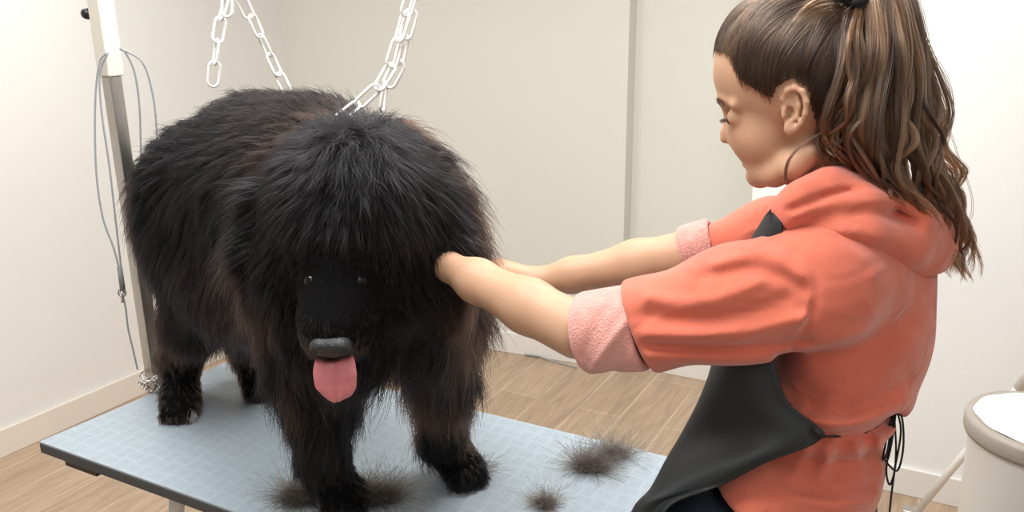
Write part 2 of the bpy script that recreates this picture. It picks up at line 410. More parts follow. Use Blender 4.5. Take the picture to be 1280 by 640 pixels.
wall('wall_right_return', r_corner + N_ * .13, back_end + N_ * .02, M_wallw, side=-1)
def skirt(name, a, b, m_, h, t=.014, side=1):
    return bevel(wall(name, a, b, m_, thick=t, z0=0, z1=h, side=-side), .003)
skirt('baseboard_left', Lm - dL * 3.1, corner - dL * .02, M_base, .112)
skirt('baseboard_back', corner + dK * .02, jog_a, M_basew, .11)
skirt('baseboard_back_right', jog_b + E_ * .01, back_end, M_basew, .11)
skirt('baseboard_right', r_corner - E_ * .012, r_corner + E_ * 3.1, M_basew, .105)
vv, ff = box_vf(A3(.2, 1.6, -.03), (E_, N_, Z_), (4.5, 4.5, .03)); tag(mesh_obj('floor', vv, ff, wood_mat(E_, N_), smooth=False), kind='structure')
vv, ff = box_vf(A3(.2, 2.2, CEIL + .03), (E_, N_, Z_), (4.2, 3.2, .03)); tag(mesh_obj('ceiling', vv, ff, M_ceil, smooth=False), kind='structure')

# ================================================================== GROOMING TABLE
A_ = onz(48, 552, TZ); TL, TW = 1.36, .552
Et = nrm(onz(285, 636, TZ) - A_ + onz(831.6, 570, TZ) - onz(588.7, 511, TZ)); Nt = A3(-Et[1], Et[0], 0); SKW = math.radians(4.5); Nt = Nt * math.cos(SKW) + Et * math.sin(SKW)
tc_ = A_ + Et * TL / 2 + Nt * TW / 2
tab = empty('grooming_table', (tc_[0], tc_[1], 0), 'grooming table with blue-grey ribbed rubber top under the black dog', 'table')
ang = math.atan2(Et[1], Et[0]); tab.rotation_euler = (0, 0, ang)
X_, Y_ = A3(1, 0, 0), A3(math.sin(SKW), math.cos(SKW), 0)
v, f = box_vf(A3(0, 0, TZ - .002), (X_, Y_, Z_), (TL / 2 - .001, TW / 2 - .001, .002)); mesh_obj('rubber_mat', v, f, mat_rubber(), tab, False)
v, f = box_vf(A3(0, 0, TZ - .0155), (X_, Y_, Z_), (TL / 2, TW / 2, .0115)); bevel(mesh_obj('table_edge', v, f, M_edge, tab, False), .003)
v, f = merge(*[box_vf(A3(x, y, TZ - .042), (X_, Y_, Z_), (hx, hy, .015)) for x, y, hx, hy in
    ((0, .2, TL / 2 - .1, .015), (0, -.2, TL / 2 - .1, .015), (-TL / 2 + .12, 0, .015, .2), (TL / 2 - .12, 0, .015, .2))])
mesh_obj('under_frame', v, f, M_cream, tab, False)
v, f = box_vf(A3(-TL / 2 + .10, -TW / 2 + .02, TZ - .034), (X_, Y_, Z_), (.05, .012, .008)); mesh_obj('bracket', v, f, M_black, tab, False)
for sx in (-1, 1):
    for sy in (-1, 1):
        v, f = tube_vf([A3(sx * (TL / 2 - .30), sy * .19, TZ - .05), A3(sx * (TL / 2 - .12), sy * .19, .02)], .016, 14)
        lg = mesh_obj('leg', v, f, M_cream, tab)
        v, f = lathe_vf([(.0, 0), (.022, 0), (.022, .03), (.017, .035), (.0, .035)], A3(sx * (TL / 2 - .12), sy * .19, 0), n=20); mesh_obj('rubber_foot', v, f, M_black, lg)
v, f = tube_vf([A3(-TL / 2 + .17, -.19, .25), A3(-TL / 2 + .17, .19, .25)], .010, 12); mesh_obj('cross_bar', v, f, M_steel, tab)
v, f = tube_vf([A3(TL / 2 - .17, -.19, .25), A3(TL / 2 - .17, .19, .25)], .010, 12); mesh_obj('cross_bar', v, f, M_steel, tab)

# grooming post clamped to the short end of the table
pb = onz(187, 492, TZ); s_ = .303; pb = A_ + Nt * s_ - Et * .021
post = empty('grooming_post', (pb[0], pb[1], TZ), 'square steel post in a cream sleeve clamped to the table end', 'post')
def pt(x, y, z): return Et * x + Nt * y + Z_ * z
def pbx(name, c, half, m_, bv=.002, par=None):
    v, f = box_vf(c, (Et, Nt, Z_), half); return bevel(mesh_obj(name, v, f, m_, par or post, False), bv)
zj = on_vplane(140, 95, pb, E_)[2] - TZ
pbx('inner_tube', pt(0, 0, (zj - .12) / 2), (.0145, .0145, (zj + .12) / 2), M_steel)
pbx('outer_sleeve', pt(0, 0, zj + .33), (.019, .019, .33), M_cream, .003)
pbx('clamp', pt(.012, 0, -.045), (.035, .03, .012), M_steel)
pbx('clamp_jaw', pt(-.006, 0, -.06), (.022, .028, .035), M_steel)
kz = on_vplane(116, 17, pb, E_)[2] - TZ
v, f = lathe_vf([(0, 0), (.006, 0), (.006, .014), (.0115, .015), (.0125, .022), (.011, .029), (.004, .031), (0, .031)], pt(-.019, -.006, kz), -Et, 24)
mesh_obj('knob', v, f, M_black, post)
pbx('overhead_arm', pt(.55, 0, zj + .645), (.57, .015, .015), M_cream, .003)

# ================================================================== THE DOG
q9 = .898
def D(x, y, Y): return P(x, y, Y * q9)
pawFR = onz(580, 600, TZ); pawFL = onz(430, 636, TZ); pawHL = onz(226, 520, TZ); pawHR = onz(328, 494, TZ)
dfw = nrm((pawFR + pawFL - pawHL - pawHR) * A3(1, 1, 0)); dlt = A3(-dfw[1], dfw[0], 0)
lo = np.array([-1.05, 1.02, TZ - .01]); hi = np.array([.10, 2.05, 1.62])
S = SDF(lo, hi, .0085)
DB = (dfw, dlt, Z_)
S.cap(D(275, 238, 1.93), D(440, 262, 1.58), .140, .150, .05)            # trunk
S.cap(D(320, 183, 1.90), D(400, 196, 1.70), .104, .105, .06)             # back line
S.ell(D(266, 262, 1.95), (.165, .145, .160), .06, DB)                      # rump
S.cap(D(265, 290, 1.92), D(305, 335, 1.84), .12, .11, .06)               # flank and belly
S.cap(D(305, 340, 1.82), D(400, 350, 1.62), .11, .12, .06)
S.ell(D(470, 285, 1.50), (.13, .150, .150), .06, DB)                     # shoulders and neck ruff
S.cap(D(500, 300, 1.50), D(535, 385, 1.54), .105, .080, .05)
S.ell(D(450, 360, 1.47), (.11, .150, .125), .06, DB)                      # chest
S.cap(D(385, 330, 1.52), D(385, 440, 1.50), .105, .075, .05)
def leg(pts, rs, k=.035): S.chain(pts, rs, k)
leg([D(545, 390, 1.56), D(550, 470, 1.60), D(556, 545, 1.61), pawFR + A3(-.01, .02, .035)], [.075, .046, .033, .034])
leg([D(400, 420, 1.50), D(398, 500, 1.51), D(404, 570, 1.51), pawFL + A3(-.01, .02, .035)], [.075, .050, .036, .034])
leg([D(262, 325, 1.93), D(243, 395, 1.97), D(228, 445, 2.02), D(226, 495, 1.97), pawHL + A3(-.005, .02, .03)], [.115, .062, .040, .034, .034])
leg([D(330, 330, 2.00), D(325, 410, 2.04), D(322, 440, 2.08), D(328, 480, 2.05), pawHR + A3(0, .02, .03)], [.11, .07, .046, .038, .036])
for pw, dr in ((pawFR, A3(.35, -.9, 0)), (pawFL, A3(.15, -1, 0)), (pawHL, A3(.2, -1, 0)), (pawHR, A3(.2, -1, 0))):
    dr = nrm(dr); sd = A3(-dr[1], dr[0], 0)
    S.ell(pw + Z_ * .026 - dr * .01, (.052, .042, .030), .015, (dr, sd, Z_))
    for t in (-1.5, -.5, .5, 1.5):
        S.ell(pw + dr * (.034 - .006 * abs(t)) + sd * .019 * t + Z_ * .018, (.022, .0115, .017), .006, (dr, sd, Z_))
S.chain([D(238, 215, 2.08), D(240, 300, 2.22), D(250, 400, 2.24)], [.05, .042, .025], .03)       # tail
# head: skull, cheeks, ears, muzzle
HC = D(438, 268, 1.38)
hf = nrm(D(416, 420, 1.24) - HC)                      # along the muzzle
hs = nrm(np.cross(A3(0, 0, 1), hf)); hu = np.cross(hf, hs)
S.ell(HC, (.130, .115, .105), .04, (hf, hs, hu))
S.ell(D(440, 218, 1.42), (.10, .11, .075), .05)
S.cap(D(448, 262, 1.50), D(440, 275, 1.42), .125, .11, .05)
for sx, c in ((-1, D(370, 345, 1.36)), (1, D(500, 350, 1.38))): S.ell(c, (.050, .05, .065), .04)
S.chain([D(336, 250, 1.42), D(326, 305, 1.42), D(332, 365, 1.42)], [.030, .036, .026], .02)       # ears hanging at the sides
S.chain([D(535, 250, 1.42), D(553, 310, 1.42), D(545, 375, 1.42)], [.034, .042, .030], .02)
MZ0, MZ1 = D(428, 345, 1.30), D(416, 408, 1.235)
S.cap(MZ0, MZ1, .062, .046, .03)
S.cap(D(398, 395, 1.255), D(396, 425, 1.25), .030, .022, .018); S.cap(D(444, 385, 1.265), D(446, 422, 1.26), .034, .024, .02)     # flews
S.cap(D(415, 415, 1.262), D(417, 450, 1.27), .032, .026, .012)       # lower jaw
S.half(A3(0, 0, TZ + .001), A3(0, 0, -1), .002)
DV, DQ = S.mesh(); DV = relax(DV, DQ, 2)
dog = mesh_obj('dog', DV, DQ, M_dogskin)
tag(dog, 'huge shaggy black dog standing on the table with its tongue out', 'dog')
# nose leather
S2 = SDF(*(lambda c: (c - .06, c + .06))(D(414, 431, 1.19)), .0022)
nc = D(414, 430, 1.195)
S2.ell(nc, (.026, .017, .0135), .006); S2.ell(nc + A3(0, .006, -.011), (.017, .014, .011), .008)
for s in (-1, 1):
    S2.ell(nc + A3(s * .016, -.004, -.002), (.0125, .013, .0125), .006)
    S2.cap(nc + A3(s * .0105, -.024, -.004), nc + A3(s * .021, -.010, -.009), .0052, .0042, .003, 's')
S2.cap(nc + A3(0, -.019, .0), nc + A3(0, -.012, -.024), .0012, .0012, .002, 's')
V, Q = S2.mesh(); mesh_obj('nose', relax(V, Q, 1), Q, M_nose, dog)
# tongue: a broad flat lobe that folds over the lower lip and hangs
tp = spline([D(417, 440, 1.245), D(419, 450, 1.218), D(419, 463, 1.208), D(420, 480, 1.207), D(421, 491, 1.208), D(422, 499, 1.212)], 30)
wd = np.interp(np.linspace(0, 1, 30), [0, .2, .45, .65, .82, .93, 1], [.022, .0275, .0305, .0285, .020, .011, .003])
v = []; f = []
nC = 17
for i in range(30):
    for j in range(nC):
        s = -1 + 2 * j / (nC - 1); cup = -.006 * (1 - s * s) + .004 * math.exp(-(s / .14) ** 2) * -1
        v.append(tp[i] + A3(wd[i] * s, -(.007 * (1 - s * s) - .0045 * math.exp(-(s / .13) ** 2)), .0015 * math.sin(i * .5) * s))
for i in range(29):
    for j in range(nC - 1): a = i * nC + j; f.append((a, a + 1, a + nC + 1, a + nC))
tg = mesh_obj('tongue', v, f, M_tongue, dog); sm = tg.modifiers.new('thick', 'SOLIDIFY'); sm.thickness = .007; sm.offset = 0
sb = tg.modifiers.new('round', 'SUBSURF'); sb.levels = sb.render_levels = 1
# eyes
def ball(c, r, name, m_, par, n=20):
    pr = [(r * math.sin(a), -r * math.cos(a)) for a in np.linspace(0, math.pi, n)]
    v, f = lathe_vf(pr, c, Z_, n * 2); return mesh_obj(name, v, f, m_, par)
from mathutils.bvhtree import BVHTree
bvh = BVHTree.FromPolygons([tuple(p) for p in DV], [tuple(int(i) for i in q) for q in DQ])
def hit(x, y, back=.0):
    d = nrm(ray(x, y)); h_ = bvh.ray_cast(Vector(CO), Vector(d)); return np.array(h_[0]) + d * back
eyeL, eyeR = hit(389, 351, .0088), hit(449, 351, .0088)
ball(eyeL, .0100, 'eye', M_dogeye, dog); ball(eyeR, .0100, 'eye', M_dogeye, dog)

# ---- fur
crown = hit(452, 192); back_dir = -dfw
def seg_dist(p, a, b):
    ab = b - a; t = np.clip(((p - a) @ ab) / (ab @ ab), 0, 1); return np.linalg.norm(p - a - t[:, None] * ab, axis=1)
def sm01(x, a, b): t = np.clip((x - a) / (b - a), 0, 1); return t * t * (3 - 2 * t)
def regions(p):
    wh = 1 - sm01(np.linalg.norm((p - HC) / np.array([1, 1, 1.1]), axis=1), .165, .20)          # head
    wm = 1 - sm01(seg_dist(p, MZ0 - hf * .02, MZ1 + A3(0, 0, -.03)), .060, .085)                   # muzzle and lips
    we = 1 - sm01((vnoise(p, 26, 77) - .5) * .030 + seg_dist(p, eyeL + (eyeL - eyeR) * .35 + A3(0, 0, .012), eyeR + (eyeR - eyeL) * .45 + A3(0, 0, .012)), .046, .078)
    leg_ = 1 - sm01(p[:, 2] - TZ, .10, .24)
    paw = 1 - sm01(p[:, 2] - TZ, .035, .07)
    return wh, wm, we, leg_, paw
def fur(n, per, spread, rad, lenmul=1, lift=.42, clump=.75, seed=0, seg=7):
    def dens(p):
        wh, wm, we, lg, pw = regions(p)
        d = 1 + .5 * wh + 1.6 * lg + 6.0 * np.maximum(wm, .5 * we * wh) + 2.0 * (np.linalg.norm(p - crown, axis=1) < .05)
        d[np.linalg.norm(p - nc, axis=1) < .026] = 0
        d[(np.linalg.norm(p - eyeL, axis=1) < .009) | (np.linalg.norm(p - eyeR, axis=1) < .009)] = 0
        d *= np.where(p[:, 1] - (p[:, 0] * -.3) > 1.95, .35, 1)
        return d
    c, nn = sample(DV, DQ, n, dens); wh, wm, we, lg, pw = regions(c)
    fr = (c - D(440, 300, 1.55)) @ dfw
    side = np.clip(1 - nn[:, 2], 0, 1.3)
    dbody = back_dir[None] * (1.0 - .55 * sm01(side, .2, 1))[:, None] + np.outer(.15 + 1.15 * sm01(side, .15, 1), [0, 0, -1])
    wc = sm01(fr, -.12, .05)[:, None]           # chest and ruff: down and outwards
    out = (c - D(450, 260, 1.55)); out = out * np.array([1, 1, .6]); dch = nrm(out) * .7 + np.array([0, 0, -.9])
    d = dbody * (1 - wc) + dch * wc
    rd = nrm(c - crown); dhead = rd * 1.0 + np.array([0, 0, -.28])
    d = d * (1 - wh[:, None]) + dhead * wh[:, None]
    dl = np.array([0, 0, -1.]) + nn * .15
    d = d * (1 - lg[:, None]) + dl * lg[:, None]
    nc_ = 1 - sm01(np.linalg.norm(c - crown, axis=1), .01, .07)
    d = nrm(nrm(d) * (1 - nc_[:, None]) + (np.array([0, -.5, -1.]) + rng.normal(0, .55, d.shape)) * nc_[:, None])
    sw = vnoise(c, 9, seed + 1) - .5; sw2 = vnoise(c, 9, seed + 2) - .5; sw3 = vnoise(c, 30, seed + 3) - .5
    d = nrm(d) + np.stack([sw, sw2, sw3], 1) * .55 * (1 - .6 * wm[:, None])
    d = d - nn * np.sum(d * nn, 1, keepdims=True); d = nrm(d)
    L = .044 + .010 * wc[:, 0]
    L = L * (1 - wh) + (.026 + .016 * (1 - sm01(np.linalg.norm(c - crown, axis=1), .05, .16)) + .022 * sm01(np.abs((c - HC) @ hs), .09, .14)) * wh
    L = L * (1 - we) + .014 * we; L = L * (1 - wm) + .011 * wm
    under = sm01(-nn[:, 2], .1, .6) * (1 - wh) * (1 - pw); L = L * (1 + .45 * under)
    rear = sm01(-(nn @ dfw), .1, .7)
    L = L * (1 - lg) + (.016 + .022 * rear) * lg; L = L * (1 - pw) + .015 * pw
    L = L * lenmul
    lf = lift * (.72 + .28 * np.maximum(wh, wc[:, 0])) * (1 - .6 * wm) * (1 - .25 * pw) * (.7 + .6 * rng.random(n))
    lf = lf + .25 * nc_; t1 = np.cross(nn, d)
    rep = lambda a: np.repeat(a, per, 0)
    C, NN, DD, T1, LL, LF = rep(c), rep(nn), rep(d), rep(t1), rep(L), rep(lf)
    m_ = len(C); sp = spread * np.clip(LL / .05, .35, 1.2)
    o1 = rng.normal(0, 1, m_) * sp; o2 = rng.normal(0, 1, m_) * sp; LL = LL * (.65 + .5 * rng.random(m_))
    t = np.linspace(0, 1, seg)[None, :, None]
    root = C - NN * .004
    off = (T1 * o1[:, None] + DD * o2[:, None])[:, None, :] * (1 - clump * t ** .8)
    grav = np.array([0, 0, -1.]) * .16
    jit = rng.normal(0, 1, (m_, 1, 3)) * .12
    pts = root[:, None] + off + LL[:, None, None] * (DD[:, None] * t + NN[:, None] * LF[:, None, None] * (1.6 * t - .95 * t * t) + grav * t ** 2 + jit * t ** 1.7)
    wav = rng.random((m_, 1)) * 6.28
    pts += (T1[:, None] * (np.sin(wav + t[..., 0] * 5) * .0022)[..., None] * t)
    pts[..., 2] = np.maximum(pts[..., 2], TZ + .0015)
    # brown: sun-bleached sides of ruff, chest, legs and outer flank
    br = .62 * vnoise(C, 7, 40) + .38 * vnoise(C, 22, 41)
    zone = np.clip(.05 * (1 - .8 * rep(wh)) + .55 * rep(wc[:, 0]) * (1 - rep(wh)) + .35 * rep(lg) + .22 * sm01(NN @ -E_, .2, .9) * (1 - rep(wh)), 0, .85) * (1 - .9 * rep(wm))
    rim = np.exp(-((np.linalg.norm((C - HC) / np.array([1, 1, 1.1]), axis=1) - .205) / .028) ** 2) * (1 - rep(lg))
    br = np.clip(sm01(br, .40, .66) * zone * 1.5 + .35 * rim * sm01(br, .25, .6) + .015, 0, 1) * (.6 + .8 * rng.random(m_))
    tone = np.clip(br[:, None] * (.35 + .65 * t[..., 0]), 0, 1)
    rr = rad * (1 - .75 * t[..., 0] ** 1.5) * np.ones((m_, 1)) * (1 - .45 * rep(wm))[:, None]
    return pts, rr, tone
parts = [fur(34000, 9, .0056, .00038, clump=.82, seed=3), fur(9000, 8, .0045, .00040, lenmul=1.3, lift=.62, clump=.9, seed=3)]
curves_obj('fur_coat', np.vstack([a[0] for a in parts]), np.vstack([a[1] for a in parts]), np.vstack([a[2] for a in parts]), M_fur, dog)
# white toe hairs on the hind paw
n = 260; c0 = onz(240, 527, TZ) + Z_ * .016
roots = c0 + rng.normal(0, 1, (n, 3)) * [.008, .005, .006]; t = np.linspace(0, 1, 5)[None, :, None]
tips = np.array([.1, -.5, -.55]) + rng.normal(0, .3, (n, 3)); pts = roots[:, None] + tips[:, None] * t * .014; pts[..., 2] = np.maximum(pts[..., 2], TZ + .001)
M_wf = hair_mat('white_toe_fur', (.55, .48, .43), (.6, .52, .48), .5)
tag(curves_obj('toe_fur', pts, np.full((n, 5), .0004), np.zeros((n, 5)), M_wf, dog), 'white hairs on the toe')

# ================================================================== THE PERSON
AT = math.radians(30)                                   # way the trunk faces
tf = A3(-math.cos(AT), math.sin(AT), 0); tl = A3(-math.sin(AT), -math.cos(AT), 0)
TB = (tf, tl, Z_)
AH = math.radians(25)                                   # way the head faces
hf_ = A3(-math.cos(AH), math.sin(AH), 0); hl_ = A3(-math.sin(AH), -math.cos(AH), 0); HB = np.array([hf_, hl_, Z_])
HO = P(1026, 140, 1.09)                                 # centre of the head between the ears
def Lc(x, y, v=0.0):                                    # head coordinates of what is seen at x, y at v metres left of the midline
    r_ = ray(x, y); p0 = HO + hl_ * v; t = ((p0 - CO) @ hl_) / (r_ @ hl_); q = CO + r_ * t - HO
    return np.array([q @ hf_, v, q[2]])
def HW(q): return HO + np.asarray(q) @ HB               # head coordinates to the world
# --- head in fine detail
Sh = SDF([-.125, -.10, -.20], [.165, .10, .165], .0019)
fore, brow, nasi = Lc(893, 96), Lc(898, 128), Lc(903.5, 142)
ntip, nbase, subn = Lc(901, 173), Lc(906, 181), Lc(920, 183)
ulip, llip, dent, chin, chb = Lc(927, 197), Lc(928, 204), Lc(932, 213), Lc(934, 223), Lc(943, 229)
top = Lc(965, -8); eye_w = Lc(915, 146, .03)[2]
cz = (top[2] - .01 + fore[2]) / 2
Sh.ell([fore[0] - .0905, 0, fore[2] + .018], [.091, .073, .080], .02)
Sh.ell([fore[0] - .115, 0, fore[2] - .005], [.080, .069, .078], .03)
Sh.ell([brow[0] - .064, 0, brow[2] - .028], [.050, .048, .058], .014)
Sh.cap([fore[0] - .030, 0, fore[2]], [brow[0] - .031, 0, brow[2]], .0285, .026, .010)
Sh.ell([subn[0] - .036, 0, subn[2] - .014], [.022, .026, .030], .010)
for s in (-1, 1):
    Sh.ell([subn[0] - .046, s * .034, subn[2] + .020], [.022, .017, .030], .022)      # cheek
    Sh.chain([A3(.005, s * .056, -.045), A3(.022, s * .053, chin[2] + .030), A3(chin[0] - .040, s * .030, chin[2] + .014), A3(chin[0] - .018, s * .008, chin[2] + .007)], [.014, .0125, .0125, .0118], .020)
    Sh.cap([brow[0] - .010, s * .012, brow[2] + .004], [brow[0] - .030, s * .046, brow[2] + .002], .005, .003, .014)
    Sh.ell([nasi[0] - .009, s * .029, eye_w + .002], [.012, .015, .010], .012, None, 's')
Sh.ell([chin[0] - .016, 0, chin[2] + .003], [.0145, .016, .012], .008)
Sh.chain([A3(nasi[0] - .010, 0, nasi[2] + .002), A3(ntip[0] - .0068, 0, ntip[2] + .010), A3(ntip[0] - .0062, 0, ntip[2] + .001)], [.0065, .0062, .0074], .007)
Sh.cap([nbase[0] - .015, 0, nbase[2] + .006], [ntip[0] - .014, 0, ntip[2] + .006], .0072, .008, .006)
for s in (-1, 1):
    Sh.ell([nbase[0] - .016, s * .0095, ntip[2] - .002], [.0098, .0062, .0065], .004)
    Sh.cap([nbase[0] - .006, s * .006, nbase[2] - .004], [nbase[0] - .016, s * .008, nbase[2] + .001], .0028, .0024, .002, 's')
Sh.ell([ulip[0] - .0095, 0, ulip[2] + .001], [.0100, .019, .0042], .004)
Sh.ell([llip[0] - .0100, 0, llip[2] - .001], [.0095, .016, .0048], .004)
Sh.line([A3(ulip[0] - .016, -.022, llip[2] + .004), A3(ulip[0], 0, (ulip[2] + llip[2]) / 2), A3(ulip[0] - .016, .022, llip[2] + .004)], .0022, -.0022)
Sh.line([A3(dent[0], -.012, dent[2]), A3(dent[0] + .001, 0, dent[2]), A3(dent[0], .012, dent[2])], .005, -.0025)
EYES = [A3(nasi[0] - .0235, s * .0305, eye_w) for s in (-1, 1)]
Sball = [];
for e_ in EYES:
    # lids: a shell around the ball, open in a narrow slit; she looks down
    Sh.ell(e_, [.0119] * 3, .006)
    Sh.line([e_ + A3(.0125, -.011, -.0045), e_ + A3(.0140, 0, -.0062), e_ + A3(.0120, .011, -.0045)], .0020, -.0045)
    Sh.line([e_ + A3(.010, -.013, .008), e_ + A3(.0125, 0, .0095), e_ + A3(.010, .013, .008)], .0020, -.0012)
# ears
for s in (-1, 1):
    vv_ = .070
    e0 = Lc(993, 138, vv_) if s > 0 else Lc(993, 138, vv_) * A3(1, -1, 1)
    def E(du, dv, dw): return e0 + A3(du, s * dv, dw)
    Sh.ell(E(.001, .001, .003), [.0145, .0045, .024], .004)
    ring = [E(.010, .002, .004), E(.0145, .004, .014), E(.010, .007, .024), E(.001, .009, .028), E(-.009, .011, .024), E(-.0145, .012, .012), E(-.0145, .011, -.002), E(-.010, .008, -.014), E(-.004, .005, -.022)]
    Sh.chain(ring, [.0026, .0030, .0032, .0034, .0036, .0036, .0033, .0032, .004], .003)
    Sh.ell(E(.003, .004, -.022), [.0075, .0042, .0085], .005)                         # lobe
    Sh.chain([E(-.002, .006, .018), E(-.006, .007, .006), E(-.004, .006, -.008), E(.003, .005, -.012)], [.002, .0022, .0025, .0022], .003)
    Sh.ell(E(.006, .004, -.003), [.0065, .006, .008], .003, None, 's')                # bowl
    Sh.cap(E(.0115, .004, .001), E(.0115, .005, -.007), .0032, .0030, .003)           # tragus
# neck
nk0 = A3(-.012, 0, -.055); nkp = P(1063, 262, 1.12) - HO; nk1 = np.array([nkp @ hf_, nkp @ hl_, nkp[2]])
Sh.cap(nk0, nk0 + (nk1 - nk0) * .9, .046, .052, .020)
Sh.cap(A3(.026, 0, chin[2] + .022), nk0 + (nk1 - nk0) * .55 + A3(.006, 0, 0), .026, .032, .015)
HV, HQ = Sh.mesh(); HV = relax(HV, HQ, 1, .5); headV = HV @ HB + HO
# --- trunk, arms and legs under the clothes
shL, elL, wrL = P(1028, 345, .985), P(722, 413, 1.045), P(560, 333, 1.225)
shR, elR, wrR = P(1035, 292, 1.24), P(868, 318, 1.25), P(668, 352, 1.30)
chestC = P(1062, 385, 1.09); hipC = P(1020, 600, 1.10); hipC[2] = .93
Sb = SDF([-.15, .72, .0], [.72, 1.50, 1.50], .0062)
Sb.ell(chestC + A3(.02, .03, -.02), (.065, .12, .13), .04, TB); Sb.ell((chestC + hipC) / 2, (.065, .11, .16), .05, TB); Sb.ell(hipC, (.075, .125, .10), .05, TB)
Sb.cap(HO + nk1 @ HB + Z_ * .03, chestC + Z_ * .10, .052, .07, .03)
Sb.cap(shL, shR, .04, .04, .03)
Sb.chain([shL, P(920, 375, .99), P(800, 410, 1.02), elL], [.046, .044, .040, .036], .02); Sb.chain([shR, P(960, 300, 1.225), elR], [.042, .034, .028], .03)
kneeL = hipC + tf * .02 + tl * .085; kneeL[2] = .50; ankL = kneeL * 1; ankL = ankL - tf * .03; ankL[2] = .075
kneeR = hipC + tf * .0 - tl * .085; kneeR[2] = .50; ankR = kneeR - tf * .06; ankR[2] = .075
for s, kn, an in ((1, kneeL, ankL), (-1, kneeR, ankR)):
    Sb.chain([hipC + tl * s * .08 - Z_ * .04, kn, an], [.075, .05, .036], .03); Sb.ell(an + tf * .07 - Z_ * .035, (.12, .042, .032), .02, TB)
BV, BQ = Sb.mesh(); BV = relax(BV, BQ, 2)
# --- forearms and hands
def arm_hand(el, wr, fdir, ndir, rs, fold):
    fdir = nrm(fdir); ndir = nrm(ndir - fdir * (ndir @ fdir)); sd = np.cross(fdir, ndir)         # sd: towards the thumb
    S_ = SDF(np.minimum(np.minimum(el, wr), wr + fdir * .2) - .07, np.maximum(np.maximum(el, wr), wr + fdir * .2) + .07, .0026)
    m1 = el + (wr - el) * .35
    S_.chain([el, m1, el + (wr - el) * .75, wr], rs, .02)
    pl = wr + fdir * .050
    S_.cap(wr, pl, .020, .026, .015); S_.ell(pl, (.046, .040, .0145), .012, (fdir, sd, ndir))
    S_.ell(pl + sd * .024 - fdir * .012 - ndir * .006, (.030, .014, .014), .010, (fdir, sd, ndir))
    for i, (off, ln) in enumerate(((.030, .072), (.010, .080), (-.010, .074), (-.029, .058))):
        k = pl + fdir * .038 + sd * off + ndir * .002; d = nrm(fdir + sd * off * 2.2); pts = [k - d * .02, k]; a = 0
        for q, (fr, be) in enumerate(((.45, .28), (.32, .42), (.25, .32))):
            a += be * fold * (1 + .08 * i); d2 = d * math.cos(a) - ndir * math.sin(a); pts.append(pts[-1] + d2 * ln * fr)
        S_.chain(pts, [.0088, .0092, .0082, .0074, .0062], .004)
        S_.ell(pts[-1] + ndir * .004, (.005, .005, .0018), .001, (fdir, sd, ndir))
    t0 = pl + sd * .030 - fdir * .020 - ndir * .006; td = nrm(fdir * .75 + sd * .65 - ndir * .25)
    S_.chain([t0, t0 + td * .034, t0 + td * .034 + nrm(td - ndir * .5 * fold + fdir * .2) * .028], [.0115, .0098, .0080], .006)
    S_.line([wr + sd * .012 + ndir * .016, pl + sd * .030 + ndir * .010], .005, .0010)
    V, Q = S_.mesh(); return relax(V, Q, 2), Q
aL = arm_hand(elL, wrL, P(522, 338, 1.46) - wrL, A3(.6, -.25, .75), [.0385, .0365, .0300, .0215], .9)
aR = arm_hand(elR, wrR, D(560, 335, 1.44) - wrR, A3(.1, -.3, .9), [.040, .036, .026, .0215], .8)
allV = [headV, BV, aL[0], aR[0]]; allQ = [HQ, BQ, aL[1], aR[1]]; k = 0; QQ = []
for V, Q in zip(allV, allQ): QQ.append(Q + k); k += len(V)
person = mesh_obj('person', np.vstack(allV), np.vstack(QQ), M_skin)
tag(person, 'person with long brown ponytail in coral hoodie and black apron, reaching into dog fur', 'person')
# lips tinted as a skin of their own: a slightly raised patch that follows the mouth
def lip(c, r, nm):
    pr = [(r[0] * math.sin(a), -r[0] * math.cos(a)) for a in np.linspace(0, math.pi, 14)]
    v, f = lathe_vf(pr, A3(0, 0, 0), Z_, 28); v = [HW(np.array(c) + np.array(p) / r[0] * np.array(r)) for p in v]; return mesh_obj(nm, v, f, M_lip, person)
lip([ulip[0] - .0100, 0, ulip[2] + .001], [.0112, .0185, .0040], 'upper_lip'); lip([llip[0] - .0103, 0, llip[2] - .001], [.0105, .0155, .0048], 'lower_lip')
for e_ in EYES:
    b_ = ball(HW(e_), .0110, 'eye', M_eyew, person); ir = HW(e_ + A3(.0090, 0, -.0052)); v, f = lathe_vf([(0, .0030), (.003, .0028), (.0055, .0012), (.0058, 0)], ir, nrm(HB.T @ A3(.86, 0, -.5)), 24)
    mesh_obj('iris', v, f, M_iris, b_)
# lashes and eyebrows
def strip_hairs(name, pts_a, dirs, ln, rad, n, tone, spread=.0012):
    base = spline(pts_a, n); rt = base + rng.normal(0, spread, (n, 3)) * [.3, 1, 1]; dd = nrm(spline(dirs, n) + rng.normal(0, .12, (n, 3))); t = np.linspace(0, 1, 5)[None, :, None]
    q = rt[:, None] + dd[:, None] * t * ln; q = q @ HB + HO
    return curves_obj(name, q, np.linspace(rad, rad * .3, 5)[None] * np.ones((n, 1)), np.full((n, 5), tone), M_hair, person)
for i, e_ in enumerate(EYES):
    s = (-1, 1)[i]
    strip_hairs('eyelashes', [e_ + A3(.0105, -s * .010, -.003), e_ + A3(.0142, 0, -.0035), e_ + A3(.0105, s * .012, -.004)], [A3(1, -s * .3, -.35), A3(1, 0, -.35), A3(.8, s * .7, -.3)], .0075, .00028, 90, .0, .0005)
    strip_hairs('eyebrow', [A3(brow[0] - .003, s * .012, brow[2] + .001), A3(brow[0] - .0045, s * .026, brow[2] + .0065), A3(brow[0] - .016, s * .046, brow[2] + .004)], [A3(0, s, .35), A3(-.2, s, .1), A3(-.4, s, -.3)], .0085, .00025, 260, .05, .0016)

